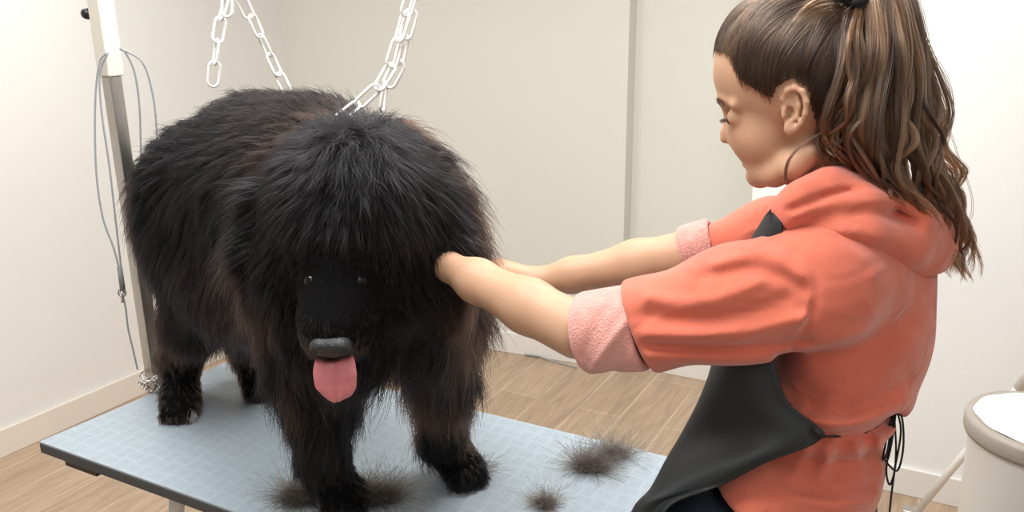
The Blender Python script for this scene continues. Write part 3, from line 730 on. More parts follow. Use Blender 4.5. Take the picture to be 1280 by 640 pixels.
# --- head hair: a close cap swept back to the tie, then a wavy ponytail
hl_pts = sorted([(q[0], q[2]) for q in [Lc(895, 72, .0), Lc(908, 74, .04), Lc(919, 92, .055), Lc(924, 108, .06), Lc(945, 122, .065), Lc(966, 134, .07), Lc(972, 118, .07), Lc(990, 108, .07), Lc(1008, 118, .07), Lc(1014, 150, .07), Lc(1022, 185, .06), Lc(1035, 205, .05)]])
hu_, hw_ = np.array([p[0] for p in hl_pts]), np.array([p[1] for p in hl_pts])
def in_hair(q):
    lat = np.abs(q[:, 1]); lim = np.interp(q[:, 0], hu_, hw_); front = .072 - .06 * sm01(lat, .03, .072)
    return q[:, 2] - lim > 0
capC = A3(fore[0] - .100, 0, fore[2] + .010)
Sc = SDF([-.14, -.11, -.13], [.16, .11, .18], .0026)
Sc.ell([fore[0] - .0900, 0, fore[2] + .022], [.0920, .0765, .0855], .02); Sc.ell([fore[0] - .117, 0, fore[2] - .005], [.084, .0735, .084], .03)
Sc.cap(A3(-.02, 0, -.045), A3(-.025, 0, -.07), .052, .048, .03)
CV, CQ = Sc.mesh()
ok = in_hair(CV - np.array([0, 0, .009])) & ~((np.abs(CV[:, 2]) < .045) & (np.abs(CV[:, 0] - e0[0]) < .016) & (np.abs(CV[:, 1]) > .06) & (CV[:, 2] < .03))
fok = ok[CQ].all(1); CQ2 = CQ[fok]; jit_ = np.array([0, 0, 1]) * rng.normal(0, .0028, (len(CV), 1)); CQ3 = CQ[in_hair(CV + jit_)[CQ].all(1) & (ok | (np.abs(CV[:, 1]) < .06) | (CV[:, 0] - e0[0] > .016))[CQ].all(1)]; CN = vnormals(CV, CQ)
cap_o = mesh_obj('hair_cap', CV @ HB + HO, CQ2, M_scalp, person)
cap_o.modifiers.new('thick', 'SOLIDIFY').thickness = .002
tie = Lc(1066, 8, .0); tie_w = HW(tie)
n = 24000
r0, rn = sample(CV, CQ3, n)
lock = np.floor(vnoise(r0, 55, 5) * 7)
m_ = 14; t = np.linspace(0, 1, m_)[None, :, None]
goal = tie + rng.normal(0, .008, (n, 3))
pts = r0[:, None] * (1 - t) + goal[:, None] * t
# push back out on the skull
def capF(q): 
    a = (q - np.array([fore[0] - .0895, 0, fore[2] + .023])) / np.array([.0935, .0765, .0855]); b = (q - np.array([fore[0] - .117, 0, fore[2] - .005])) / np.array([.084, .0735, .084])
    return np.minimum(np.linalg.norm(a, axis=-1), np.linalg.norm(b, axis=-1))
depth_ = .0012 + .0055 * np.abs(vnoise(r0 * [1, 1, 1.0], 60, 9) - .25)[:, None] * np.sin(np.pi * np.clip(t[..., 0], 0, 1)) ** .6
cc = np.array([fore[0] - .103, 0, fore[2] + .008])
def field(S_, q):
    u = (q - S_.lo) / S_.h; i = [np.clip(u[..., a].astype(int), 1, S_.F.shape[a] - 3) for a in range(3)]; fr = [np.clip(u[..., a] - i[a], 0, 1) for a in range(3)]; o = 0
    for dx in (0, 1):
        for dy in (0, 1):
            for dz in (0, 1): o = o + (fr[0] if dx else 1 - fr[0]) * (fr[1] if dy else 1 - fr[1]) * (fr[2] if dz else 1 - fr[2]) * S_.F[i[0] + dx, i[1] + dy, i[2] + dz]
    return o
depth_ = depth_ * np.clip((fore[0] + .004 - pts[..., 0]) / .05, .12, 1); outd = nrm(pts - np.array([-.01, 0, fore[2] - .02]))
for _ in range(14):
    dd_ = field(Sc, pts); mv = np.clip(depth_ * np.clip(t[..., 0] * 10, 0, 1) + .0004 - dd_, -.004 * (t[..., 0] < .9), .05) * (t[..., 0] < .985); pts = pts + outd * (mv * .9)[..., None]; outd = nrm(pts - np.array([-.01, 0, fore[2] - .02]))
w1 = (vnoise(r0, 70, 11) - .5)[:, None]; pts[..., 2] += w1 * .010 * np.sin(t[..., 0] * 3.1); pts[..., 1] += w1 * .006 * np.sin(t[..., 0] * 6)
tone = np.clip(.10 + .60 * sm01(vnoise(r0 * [.5, 1, 1.6], 34, 21), .35, .8) * sm01(r0[:, 2], .02, .11) + rng.normal(0, .07, n), 0, 1)[:, None] * np.ones((1, m_))
curves_obj('scalp_hair', pts @ HB + HO, np.full((n, m_), .00030) * np.clip(.35 + t[..., 0] * 6, 0, 1), tone, M_hair, person)
# baby hairs at the temple and nape
# ponytail locks: root at the tie, a place half way and an end, in pixels and distance
locks = []
def pl(pts): return [P(*q) for q in pts]
mid = [(1040, 100), (1060, 110), (1085, 115), (1110, 115), (1130, 110), (1150, 105), (1068, 90), (1100, 90), (1132, 90), (1152, 120)]
spec = [ # (path, thickness, number, wave, tone)
 ([(1066, 8, 1.10), (1078, 0, 1.08), (1064, 60, 1.03), (1046, 120, 1.02), (1030, 165, 1.03), (1046, 195, 1.03), (1068, 200, 1.06)], .013, 340, .5, .20),
 ([(1066, 8, 1.10), (1086, -8, 1.08), (1076, 60, 1.02), (1060, 130, 1.01), (1056, 180, 1.01), (1072, 215, 1.02), (1080, 235, 1.03)], .014, 360, .8, .30),
 ([(1066, 8, 1.10), (1092, -12, 1.08), (1090, 60, 1.02), (1080, 130, 1.00), (1084, 185, 1.00), (1098, 225, 1.01), (1130, 265, 1.00), (1150, 268, 1.0)], .014, 380, 1, .45),
 ([(1066, 8, 1.10), (1098, -14, 1.09), (1108, 60, 1.03), (1106, 130, 1.01), (1110, 190, 1.00), (1130, 240, 1.00), (1168, 285, 1.02)], .014, 380, 1, .55),
 ([(1066, 8, 1.10), (1104, -14, 1.10), (1124, 60, 1.05), (1130, 130, 1.03), (1140, 190, 1.02), (1150, 235, 1.02), (1160, 262, 1.03)], .014, 380, 1.2, .40),
 ([(1066, 8, 1.10), (1108, -12, 1.12), (1136, 50, 1.09), (1150, 120, 1.06), (1150, 180, 1.04), (1168, 230, 1.04), (1188, 285, 1.05), (1192, 320, 1.06), (1206, 352, 1.06)], .013, 360, 1.2, .30),
 ([(1066, 8, 1.10), (1108, -8, 1.14), (1144, 60, 1.12), (1164, 130, 1.10), (1160, 180, 1.08), (1186, 225, 1.08), (1190, 262, 1.08), (1202, 310, 1.08), (1212, 345, 1.07)], .011, 300, 1.3, .35),
 ([(1066, 8, 1.10), (1100, -8, 1.14), (1136, 80, 1.14), (1160, 100, 1.13), (1176, 150, 1.12), (1176, 185, 1.11), (1198, 215, 1.10), (1186, 240, 1.1), (1196, 275, 1.1), (1212, 300, 1.1), (1204, 330, 1.1)], .006, 130, 1.3, .40),
 ([(1066, 8, 1.10), (1088, -10, 1.13), (1112, 80, 1.12), (1120, 150, 1.11), (1130, 210, 1.10), (1160, 270, 1.12), (1180, 300, 1.14), (1196, 345, 1.14)], .016, 420, 1, .15),
 ([(1066, 8, 1.10), (1084, -8, 1.13), (1090, 80, 1.12), (1090, 150, 1.11), (1100, 205, 1.10), (1120, 250, 1.10), (1160, 300, 1.12)], .016, 420, 1, .12),
 ([(1066, 8, 1.10), (1072, 0, 1.12), (1058, 80, 1.09), (1052, 140, 1.08), (1058, 180, 1.08), (1075, 205, 1.09)], .015, 380, .6, .10),
 ([(1066, 8, 1.10), (1090, -16, 1.08), (1100, 50, 1.00), (1094, 120, .99), (1076, 170, .99), (1086, 215, .99), (1112, 240, .99), (1128, 262, .99)], .009, 240, 1.2, .70),
 ([(1066, 8, 1.10), (1100, -16, 1.08), (1120, 50, 1.01), (1124, 120, 1.00), (1128, 170, .99), (1120, 215, .99), (1140, 250, .99), (1160, 275, 1.0)], .009, 240, 1.2, .60),
 ([(1066, 8, 1.10), (1082, -8, 1.08), (1070, 40, 1.01), (1074, 100, .99), (1056, 150, 1.0), (1040, 178, 1.01), (1052, 196, 1.01)], .008, 200, .9, .55),
 ([(1066, 8, 1.10), (1108, -14, 1.10), (1136, 60, 1.04), (1140, 130, 1.02), (1160, 180, 1.02), (1150, 220, 1.02), (1174, 262, 1.03), (1180, 300, 1.04), (1198, 330, 1.04)], .008, 200, 1.2, .55)]
PT, RT, TT = [], [], []
m_ = 44; tt = np.linspace(0, 1, m_)
for li, (path, th, cnt, wave, tn) in enumerate(spec):
    c = spline(pl(path), m_); cnt = int(cnt * 1.25)
    for sub_ in range(9):                        # each lock splits into finer strands
        ph, ph2 = rng.random() * 6.28, rng.random() * 6.28; w_ = .0085 * wave * (.4 + rng.random()); fr = 4 + 4 * rng.random()
        o3 = rng.normal(0, 1, 3) * [th * .75, th * .6, 0]
        prof = np.clip(np.sin(np.clip(tt * 1.06 + .10, 0, 1) * np.pi) ** .55, .12, 1)
        cen = c + o3[None] * prof[:, None] + np.stack([np.sin(tt * fr * 2.2 + ph), np.cos(tt * fr * 2.2 + ph2), 0 * tt], 1) * (w_ * np.clip(tt * 2.5 - .5, 0, 1))[:, None]
        k_ = cnt // 8; o = rng.normal(0, 1, (k_, 1, 3)) * [th * .30, th * .26, .001]
        endf = .80 + .2 * rng.random((k_, 1)); tq = tt[None] * endf; idx = tq * (m_ - 1); i0 = np.minimum(idx.astype(int), m_ - 2); fr_ = idx - i0
        base = cen[i0] * (1 - fr_[..., None]) + cen[i0 + 1] * fr_[..., None]
        taper = np.clip(1.15 - tq, .3, 1) * np.clip(tq * 5 + .25, 0, 1)
        fly = (rng.random((k_, 1)) < .05) * rng.normal(0, .006, (k_, 1)); q = base + o * taper[..., None] + np.stack([np.sin(tq * 26 + rng.random((k_, 1)) * 6.28), np.cos(tq * 22 + rng.random((k_, 1)) * 6.28), 0 * tq], 2) * (.0011 * tq[..., None]) + (fly * tq ** 2)[..., None] * np.array([1, .5, .4])
        PT.append(q); RT.append(.00032 * (1 - .6 * tq ** 3)); TT.append(np.clip(tn * .75 - .06 + rng.normal(0, .12, (k_, 1)) + rng.normal(0, .16) + .15 * tq, 0, 1))
curves_obj('ponytail', np.vstack(PT), np.vstack(RT), np.vstack(TT), M_hair, person)
# loose strands round the ear and beyond the ponytail
PT = []
for path, k_, sp in (([(1040, 160, 1.02), (1006, 178, 1.02), (986, 200, 1.02), (982, 222, 1.02), (989, 234, 1.02)], 26, .0008), ([(1022, 165, 1.03), (1024, 192, 1.02), (1036, 208, 1.02), (1046, 211, 1.02)], 22, .0008),
        ([(1150, 90, 1.06), (1186, 160, 1.05), (1200, 200, 1.05), (1214, 240, 1.05), (1216, 268, 1.05), (1206, 285, 1.05)], 2, .001),
        ([(1140, 40, 1.08), (1178, 90, 1.08), (1190, 130, 1.08), (1184, 170, 1.08)], 3, .002), ([(900, 60, 1.13), (905, 40, 1.13), (930, 12, 1.13), (960, -8, 1.12)], 20, .002)):
    c = spline(pl(path), 24)
    for _ in range(k_): PT.append(c + rng.normal(0, sp, (1, 3)) + rng.normal(0, sp, (1, 3)) * np.linspace(0, 1.5, 24)[:, None])
PT = np.array(PT); curves_obj('loose_strands', PT, np.full(PT.shape[:2], .00030), np.full(PT.shape[:2], .22), M_hair, person)
# tie: a crinkled black band
th_ = np.linspace(0, 2 * math.pi, 90, endpoint=False); ax_ = nrm(P(1092, -14, 1.09) - tie_w); s1, s2 = frame_of(ax_)
tie_w = P(1060, 9, 1.062)
rp = [tie_w + ax_ * (.006 + .004 * math.sin(a * 11)) + (s1 * math.cos(a) + s2 * math.sin(a)) * (.0150 + .002 * math.cos(a * 9)) for a in th_]
v, f = tube_vf(rp, .0085, 10, closed=True); mesh_obj('hair_tie', v, f, M_strap, person)

# --- hoodie: trunk and sleeves
S = SDF([-.02, .76, .84], [.66, 1.40, 1.50], .0034)
bk = P(1165, 370, 1.12)
S.ell(P(1072, 385, 1.115), (.088, .165, .125), .05, TB)
S.ell(P(1066, 430, 1.10), (.094, .158, .120), .05, TB)
S.ell(P(1040, 492, 1.08), (.092, .152, .070), .03, TB)
S.ell(P(1022, 580, 1.06), (.088, .148, .075), .012, TB)                 # gathered skirt below the apron tie
S.ell(P(998, 640, 1.05), (.092, .150, .080), .04, TB)
S.ell(P(990, 700, 1.03), (.095, .150, .080), .05, TB)
S.ell(P(1030, 690, 1.10), (.080, .145, .075), .05, TB)
S.chain([P(1060, 345, 1.02), P(1022, 356, .985), P(920, 378, .99), P(800, 408, 1.015), P(770, 412, 1.03)], [.066, .074, .068, .056, .054], .03)
S.chain([P(1050, 300, 1.20), P(965, 296, 1.22), P(905, 304, 1.23)], [.070, .052, .036], .04)
S.ell(P(1066, 345, 1.05), (.05, .06, .065), .05, TB)
S.cap(P(1075, 285, 1.13), P(1078, 330, 1.12), .060, .085, .04)
S.cap(P(1035, 325, 1.03), P(1100, 310, 1.12), .04, .05, .04)
ys = .93
def ln(pts, w, amp): S.vline(spline([P(*q) for q in pts], 10) if len(pts) > 2 else [P(*q) for q in pts], w, amp * 1.55)
# sleeve folds
ln([(812, 372, .96), (850, 378, .93), (900, 372, .92), (950, 352, .91)], .009, .0045)
ln([(812, 395, .96), (870, 400, .93), (930, 392, .91), (985, 372, .90)], .008, -.0045)
ln([(812, 418, .95), (870, 420, .92), (940, 414, .91), (1005, 398, .90)], .009, .006)
ln([(812, 432, .95), (880, 434, .93), (960, 432, .92), (1010, 425, .92)], .006, -.006)
ln([(815, 445, .97), (890, 449, .95), (960, 449, .95)], .008, .005)
ln([(895, 330, .95), (930, 318, .94), (965, 318, .93), (1000, 345, .90)], .009, .0045)
ln([(880, 345, .94), (930, 338, .92), (975, 345, .91), (1005, 362, .90)], .008, -.004)
ln([(935, 300, .95), (965, 300, .93), (990, 318, .91)], .007, -.004)
ln([(985, 288, .94), (1010, 310, .90), (1021, 345, .89), (1016, 390, .90), (990, 440, .92)], .0042, -.0040)        # armhole seam
ln([(979, 288, .94), (1004, 312, .90), (1014, 345, .89), (1009, 390, .90), (983, 440, .92)], .0035, .0022)
ln([(1030, 445, .94), (1080, 440, .94), (1130, 400, .99)], .016, -.004)
ln([(1040, 500, .95), (1090, 480, .95), (1135, 430, 1.0)], .014, .004)
ln([(1060, 520, .94), (1100, 510, .96), (1130, 470, 1.0)], .010, -.004)
# waist: the tie pulls the cloth in, the cloth above hangs over it
ln([(960, 520, .95), (1025, 545, .92), (1055, 546, .92), (1090, 538, .95), (1118, 520, 1.02)], .009, -.022)
ln([(1000, 528, .93), (1030, 532, .92), (1060, 532, .92), (1095, 522, .96), (1122, 500, 1.02)], .015, .016)
for q in (((1040, 552, .92), (1030, 590, .93)), ((1070, 550, .92), (1078, 590, .93)), ((1010, 560, .92), (995, 590, .93)), ((1098, 545, .96), (1105, 590, .97))): ln(q, .007, .005)
for q in (((1052, 552, .92), (1045, 600, .93)), ((1085, 548, .92), (1094, 600, .95)), ((1022, 558, .92), (1012, 590, .93))): ln(q, .007, -.006)
ln([(955, 582, .93), (990, 608, .92), (1040, 618, .92), (1090, 612, .95)], .007, -.007)
ln([(950, 592, .93), (985, 618, .92), (1040, 630, .92), (1095, 622, .95)], .010, .005)
# open ends at the sleeves, neck and hem
S.cap(P(1052, 215, 1.115), P(1068, 262, 1.12), .060, .056, .008, 's')
hemZ = P(930, 655, .93)[2]
S.ell(P(955, 598, 1.02), (.065, .12, .055), .04, TB)
S.half(P(905, 624, .95), nrm(A3(-.62, 0, -1)), .006)
S.half(P(800, 420, 1.0), nrm(P(800, 420, 1.0) - P(900, 385, .98)), .006)
V, Q = S.mesh(); V = relax(V, Q, 2)
hoodie = mesh_obj('hoodie', V, Q, M_hood, person)
# hood lying on the shoulders
S = SDF([.20, .85, 1.32], [.70, 1.40, 1.56], .0036)
S.chain([P(1002, 268, .99), P(1060, 276, 1.00), P(1110, 288, 1.03), P(1140, 300, 1.08)], [.026, .046, .050, .044], .03)
S.chain([P(1140, 300, 1.08), P(1140, 285, 1.16), P(1110, 262, 1.22), P(1060, 250, 1.22), P(1010, 255, 1.20)], [.044, .046, .046, .040, .028], .03)
S.ell(P(1095, 268, 1.11), (.085, .10, .038), .03, TB)
S.ell(P(1148, 305, 1.10), (.040, .085, .036), .03, TB)
S.chain([P(975, 262, 1.01), P(1000, 250, 1.00), P(1035, 233, 1.01), P(1070, 223, 1.04), P(1100, 226, 1.10), P(1092, 216, 1.18), P(1050, 210, 1.20), P(1010, 226, 1.19)], [.014, .019, .020, .019, .018, .019, .018, .015], .018)
S.chain([P(1000, 236, 1.02), P(1035, 218, 1.05), P(1070, 208, 1.09), P(1085, 208, 1.14)], [.010, .012, .014, .013], .014)
def lh(pts, w, amp): S.vline(spline([P(*q) for q in pts], 10), w, amp * 1.9)
lh([(990, 262, .98), (1030, 246, .98), (1070, 238, 1.0), (1105, 240, 1.05)], .005, -.0045)
lh([(1000, 282, .96), (1050, 268, .96), (1100, 266, .98), (1140, 275, 1.02)], .010, -.006)
lh([(1060, 290, .95), (1110, 300, .98), (1150, 318, 1.03)], .010, .004)
lh([(1120, 268, 1.0), (1145, 285, 1.02), (1165, 290, 1.05)], .008, -.005)
S.cap(P(1046, 195, 1.115), P(1064, 268, 1.12), .052, .052, .012, 's')
V, Q = S.mesh(); V = relax(V, Q, 2); mesh_obj('hood', V, Q, M_hood, hoodie)
# turned-back cuffs showing the pale inside
def cuff(a, b, ra, rb, inner, folds, name='cuff'):
    a, b = np.array(a), np.array(b); S_ = SDF(np.minimum(a, b) - .10, np.maximum(a, b) + .10, .0026); d = nrm(b - a)
    S_.cap(a - d * .03, b + d * .03, ra, rb, .01)
    for q in folds: S_.vline(spline([P(*z) for z in q[0]], 8), q[1], q[2] * 1.2)
    S_.half(a, -d, .010); S_.half(b, d, .010); S_.cap(a - d * .06, b + d * .06, inner, inner + .004, .006, 's')
    V, Q = S_.mesh(); return mesh_obj(name, relax(V, Q, 2), Q, M_cuff, hoodie)
cuff(P(728, 416, 1.045), P(806, 408, 1.010), .0530, .0590, .041, [([(740, 462, 1.0), (765, 425, .97), (800, 380, .97)], .0055, .0045), ([(728, 445, 1.0), (748, 405, .98), (770, 368, .99)], .008, -.0022), ([(765, 465, 1.0), (790, 425, .97), (808, 402, .98)], .008, -.0022)])
cuff(P(852, 315, 1.25), P(894, 305, 1.235), .0385, .0435, .029, [([(862, 300, 1.2), (872, 320, 1.19), (878, 340, 1.2)], .005, .003), ([(878, 290, 1.2), (884, 310, 1.19), (886, 330, 1.2)], .004, -.003)])

# --- trousers and shoes
S = SDF([-.10, .70, .02], [.75, 1.50, 1.10], .0068)
S.ell(hipC - Z_ * .03, (.090, .145, .105), .04, TB)
for s, kn, an in ((1, kneeL, ankL), (-1, kneeR, ankR)):
    S.chain([hipC + tl * s * .08 - Z_ * .03, kn, an + Z_ * .02], [.080, .066, .052], .02)
S.ell(P(893, 668, .985), (.095, .09, .066), .05, TB)
S.half(A3(0, 0, .05), A3(0, 0, -1))
V, Q = S.mesh(); mesh_obj('trousers', relax(V, Q, 2), Q, M_trous, person)
for an in (ankL, ankR):
    S = SDF(an - .17, an + .20, .0045); S.ell(an + tf * .075 - Z_ * .030, (.135, .050, .040), .02, TB); S.cap(an, an + Z_ * .03, .050, .048, .03); S.half(A3(0, 0, .004), A3(0, 0, -1), .004); S.cap(an, an + Z_ * .12, .040, .040, .004, 's')
    V, Q = S.mesh(); mesh_obj('shoe', relax(V, Q, 1), Q, M_shoe, person)

# --- apron: a sheet wrapped round the front, rows from the bib down; each row near edge, near bulge, front, far bulge, far edge
rows = [
 [(972, 258, 1.00), (964, 262, 1.01), (955, 274, 1.06), (952, 280, 1.12), (955, 282, 1.17)],
 [(977, 290, .985), (957, 296, 1.00), (936, 310, 1.06), (934, 312, 1.12), (945, 308, 1.18)],
 [(945, 400, .99), (918, 395, 1.01), (905, 390, 1.07), (905, 390, 1.14), (925, 385, 1.20)],
 [(962, 438, .965), (918, 448, .985), (898, 448, 1.05), (895, 440, 1.12), (915, 440, 1.20)],
 [(985, 502, .935), (930, 500, .960), (878, 500, 1.05), (885, 490, 1.14), (910, 480, 1.22)],
 [(1030, 545, .915), (960, 545, .930), (858, 545, 1.03), (872, 530, 1.14), (905, 520, 1.24)],
 [(958, 578, .920), (915, 582, .920), (836, 578, 1.00), (855, 565, 1.12), (895, 550, 1.24)],
 [(900, 607, .925), (868, 612, .925), (816, 612, .97), (835, 600, 1.10), (880, 580, 1.22)],
 [(835, 634, .915), (822, 634, .930), (797, 634, .96), (815, 628, 1.08), (860, 610, 1.20)],
 [(822, 690, .900), (800, 690, .92), (780, 690, .95), (795, 680, 1.07), (850, 665, 1.19)],
 [(830, 800, .880), (800, 800, .90), (778, 800, .94), (795, 790, 1.05), (850, 770, 1.16)]]
G = np.array([[P(*q) for q in r] for r in rows]); G = np.concatenate([G, (G[-1] - Z_ * .22 + Et * .10)[None]]); NR, NCc = 70, 40
G1 = np.array([spline(G[:, j], NR) for j in range(5)]).transpose(1, 0, 2); G2 = np.array([spline(G1[i], NCc) for i in range(NR)])
uu, ww = np.meshgrid(np.linspace(0, 1, NCc), np.linspace(0, 1, NR))
fold = .0045 * np.sin((uu * 9 + ww * 5)) * sm01(ww, .35, .6) + .003 * np.sin(uu * 17 - ww * 8) * sm01(ww, .35, .6)
G2 = G2 + fold[..., None] * (-tl * -1 + tf * .5)
v = G2.reshape(-1, 3); f = [(i * NCc + j, i * NCc + j + 1, (i + 1) * NCc + j + 1, (i + 1) * NCc + j) for i in range(NR - 1) for j in range(NCc - 1)]
ap = mesh_obj('apron', v, np.array(f), M_apron, person); s_m = ap.modifiers.new('thick', 'SOLIDIFY'); s_m.thickness = .003; s_m.offset = 0
def ribbon(path, w, name, par, mt=M_strap, n=30, r=.0014):
    c = spline([P(*q) for q in path], n); v, f = tube_vf(c, r, 8); return mesh_obj(name, v, f, mt, par)
# neck strap of the apron, a flat band that runs under the hood
c = spline([P(*q) for q in [(966, 264, 1.005), (972, 256, 1.01), (980, 248, 1.02), (992, 240, 1.03)]], 16); vs_ = []
for i, p in enumerate(c):
    for s in (-1, 1): vs_.append(p + (CU * .35 + tl * -.6 + A3(1, 0, 0) * .5) * .011 * s)
v = vs_; f = [(2 * i, 2 * i + 1, 2 * i + 3, 2 * i + 2) for i in range(15)]
o = mesh_obj('neck_strap', v, f, M_apron, ap); o.modifiers.new('thick', 'SOLIDIFY').thickness = .002
# waist cord round to the back, its bow and hanging ends
ribbon([(1022, 541, .915), (1030, 545, .925), (1050, 545, .955), (1085, 539, .975), (1110, 522, 1.02), (1122, 510, 1.04)], 0, 'waist_cord', ap, r=.0016)
v, f = tube_vf(spline([P(*q) for q in [(1016, 536, .914), (1024, 540, .905), (1030, 547, .905)]], 10), [.003, .004, .0045, .005, .005, .005, .0045, .004, .003, .002], 10); mesh_obj('cord_knot', v, f, M_strap, ap)
for path in ([(1120, 508, 1.03), (1112, 530, 1.02), (1106, 560, 1.02), (1103, 576, 1.02)], [(1120, 508, 1.03), (1116, 540, 1.02), (1108, 585, 1.01), (1112, 606, 1.01), (1118, 590, 1.01), (1120, 560, 1.02), (1118, 520, 1.03)],
        [(1120, 508, 1.03), (1128, 525, 1.02), (1129, 560, 1.01), (1122, 588, 1.01), (1110, 580, 1.01), (1104, 570, 1.01)], [(1120, 508, 1.03), (1126, 540, 1.02), (1118, 590, 1.01), (1112, 640, 1.0), (1110, 680, .99)],
        [(1120, 508, 1.03), (1114, 535, 1.02), (1109, 565, 1.01), (1106, 574, 1.01), (1110, 560, 1.01), (1116, 530, 1.02)], [(1120, 508, 1.03), (1118, 530, 1.01), (1114, 556, 1.01), (1110, 574, 1.01)]):
    ribbon(path, 0, 'cord_end', ap)
# ================================================================== CHAINS, CORDS, BIN, STAND, LOOSE FUR
def link_vf(c, ax, side, ln, wd_, r, n=28, k=8):
    ax = nrm(ax); side = nrm(side - ax * (side @ ax)); pts = []
    h = ln / 2 - wd_ / 2
    for i in range(n):
        a = 2 * math.pi * i / n; x = wd_ / 2 * math.cos(a); y = wd_ / 2 * math.sin(a) + (h if math.sin(a) > 0 else -h); pts.append(np.array(c) + side * x + ax * y)
    return tube_vf(pts, r, k, closed=True)
def hang_chain(path, label, ln=.046, wd_=.0195, r=.0025, twist=.4):
    c = spline([P(*q) for q in path], 300); L = np.concatenate([[0], np.cumsum(np.linalg.norm(np.diff(c, axis=0), axis=1))]); pitch = ln - 2 * r * 1.15
    root = empty('plastic_chain', tuple(c[-1]), label, 'chain', 'white link chains holding the dog')
    k = 0; s = pitch / 2
    while s < L[-1]:
        p = np.array([np.interp(s, L, c[:, i]) for i in range(3)]); q = np.array([np.interp(min(s + .004, L[-1]), L, c[:, i]) for i in range(3)]); q0 = np.array([np.interp(s - .004, L, c[:, i]) for i in range(3)])
        ax = nrm(q - q0); a = twist + (math.pi / 2 if k % 2 else 0) + rng.normal(0, .18); s1, s2 = frame_of(ax)
        v, f = link_vf(p, ax, s1 * math.cos(a) + s2 * math.sin(a), ln, wd_, r); o = mesh_obj('link', v, f, M_plastic); keep(o, root); k += 1; s += pitch
hang_chain([(290, -150, 1.62), (285, -20, 1.60), (276, 25, 1.59), (270, 65, 1.58), (265, 118, 1.58)], 'white plastic link chain going down to the dog\'s rump, nearest the steel post', twist=.9)
hang_chain([(288, -150, 1.62), (287, -20, 1.6), (284, 0, 1.58), (285, 28, 1.575)], 'short loose end of white chain dangling beside the rump chain', twist=.0)
hang_chain([(290, -150, 1.64), (300, -14, 1.66), (318, 28, 1.68), (340, 75, 1.70), (356, 108, 1.70)], 'white plastic link chain slanting down behind the top of the dog\'s back', twist=.5)
hang_chain([(560, -150, 1.34), (514, -4, 1.34), (500, 45, 1.335), (484, 92, 1.33), (462, 118, 1.32), (432, 142, 1.31)], 'white plastic link chain bending away at its foot onto the dog\'s neck', twist=.8)
hang_chain([(562, -150, 1.38), (520, -4, 1.37), (508, 40, 1.365), (496, 85, 1.36), (482, 112, 1.36), (478, 140, 1.36)], 'white plastic link chain running straight down to the dog\'s neck', twist=.2)
# thin chain wound in a heap round the foot of the post
root = empty('metal_chain', tuple(pb + Z_ * .0), 'thin silvery chain bunched around the foot of the steel post', 'chain')
cz_ = on_vplane(180, 470, pb, E_)[2]
pth = []
for i in range(400):
    a = i / 400 * 2 * math.pi * 5.5; rr = .026 + .007 * math.sin(a * 1.7) + .004 * math.sin(i * .31); pth.append(pb + A3(math.cos(a), math.sin(a), 0) * rr + Z_ * ((cz_ - pb[2]) + .020 - .045 * i / 400 + .010 * math.sin(a * 2.3)))
pth = np.array(pth); L = np.concatenate([[0], np.cumsum(np.linalg.norm(np.diff(pth, axis=0), axis=1))]); s = .005; k = 0
while s < L[-1] and k < 98:
    p = np.array([np.interp(s, L, pth[:, i]) for i in range(3)]); q = np.array([np.interp(s + .004, L, pth[:, i]) for i in range(3)]); ax = nrm(q - p + rng.normal(0, .0008, 3)); s1, s2 = frame_of(ax); a = rng.random() * 3.1
    v, f = link_vf(p, ax, s1 * math.cos(a) + s2 * math.sin(a), .0145, .0085, .0015, 20, 6); keep(mesh_obj('link', v, f, M_chrome), root); s += .0112; k += 1
# grey leads hanging on the post
Yp = pb[1]
def lead(paths, label, r=.0021):
    root = empty('leash', tuple(P(*paths[0][0])), label, 'leash', None)
    for pa in paths: v, f = tube_vf(spline([P(*q) for q in pa], 60), r, 10); keep(mesh_obj('cord', v, f, M_cord), root)
    return root
ld = lead([[(133, 66, Yp - .03), (124, 80, Yp - .03), (119, 130, Yp - .03), (120, 210, Yp - .03), (128, 270, Yp - .03), (142, 310, Yp - .03), (150, 340, Yp - .03)],
      [(135, 66, Yp - .04), (125, 90, Yp - .04), (127, 140, Yp - .04), (137, 210, Yp - .035), (145, 280, Yp - .03), (152, 340, Yp - .03)],
      [(153, 368, Yp - .03), (157, 385, Yp - .03), (160, 410, Yp - .03), (166, 436, Yp - .03), (172, 462, Yp - .03)]],
     'long grey cord loops with a metal snap hanging left of the post')
v, f = tube_vf([P(149.5, 334, Yp - .03), P(154, 366, Yp - .03)], .0062, 14); keep(mesh_obj('sleeve', v, f, mat('grey_sleeve', (.22, .22, .22), .6)), ld)
v, f = link_vf(P(152.5, 366, Yp - .032), P(153, 372, Yp - .03) - P(152, 360, Yp - .03), A3(1, .1, 0), .018, .016, .0022); keep(mesh_obj('snap_hook', v, f, M_chrome), ld)
v, f = tube_vf([P(152.5, 364, Yp - .035), P(153, 378, Yp - .035)], .003, 10); keep(mesh_obj('snap_pin', v, f, M_chrome), ld)
lead([[(150, 60, Yp - .03), (157, 66, Yp - .03), (168, 90, Yp - .02), (174, 130, Yp - .01), (176, 180, Yp), (178, 260, Yp + .02)],
      [(150, 62, Yp - .03), (160, 65, Yp - .03), (178, 78, Yp - .02), (188, 105, Yp - .01), (195, 150, Yp), (200, 250, Yp + .02)]],
     'short grey cord loop slung on the right of the post, behind the dog', .0021)
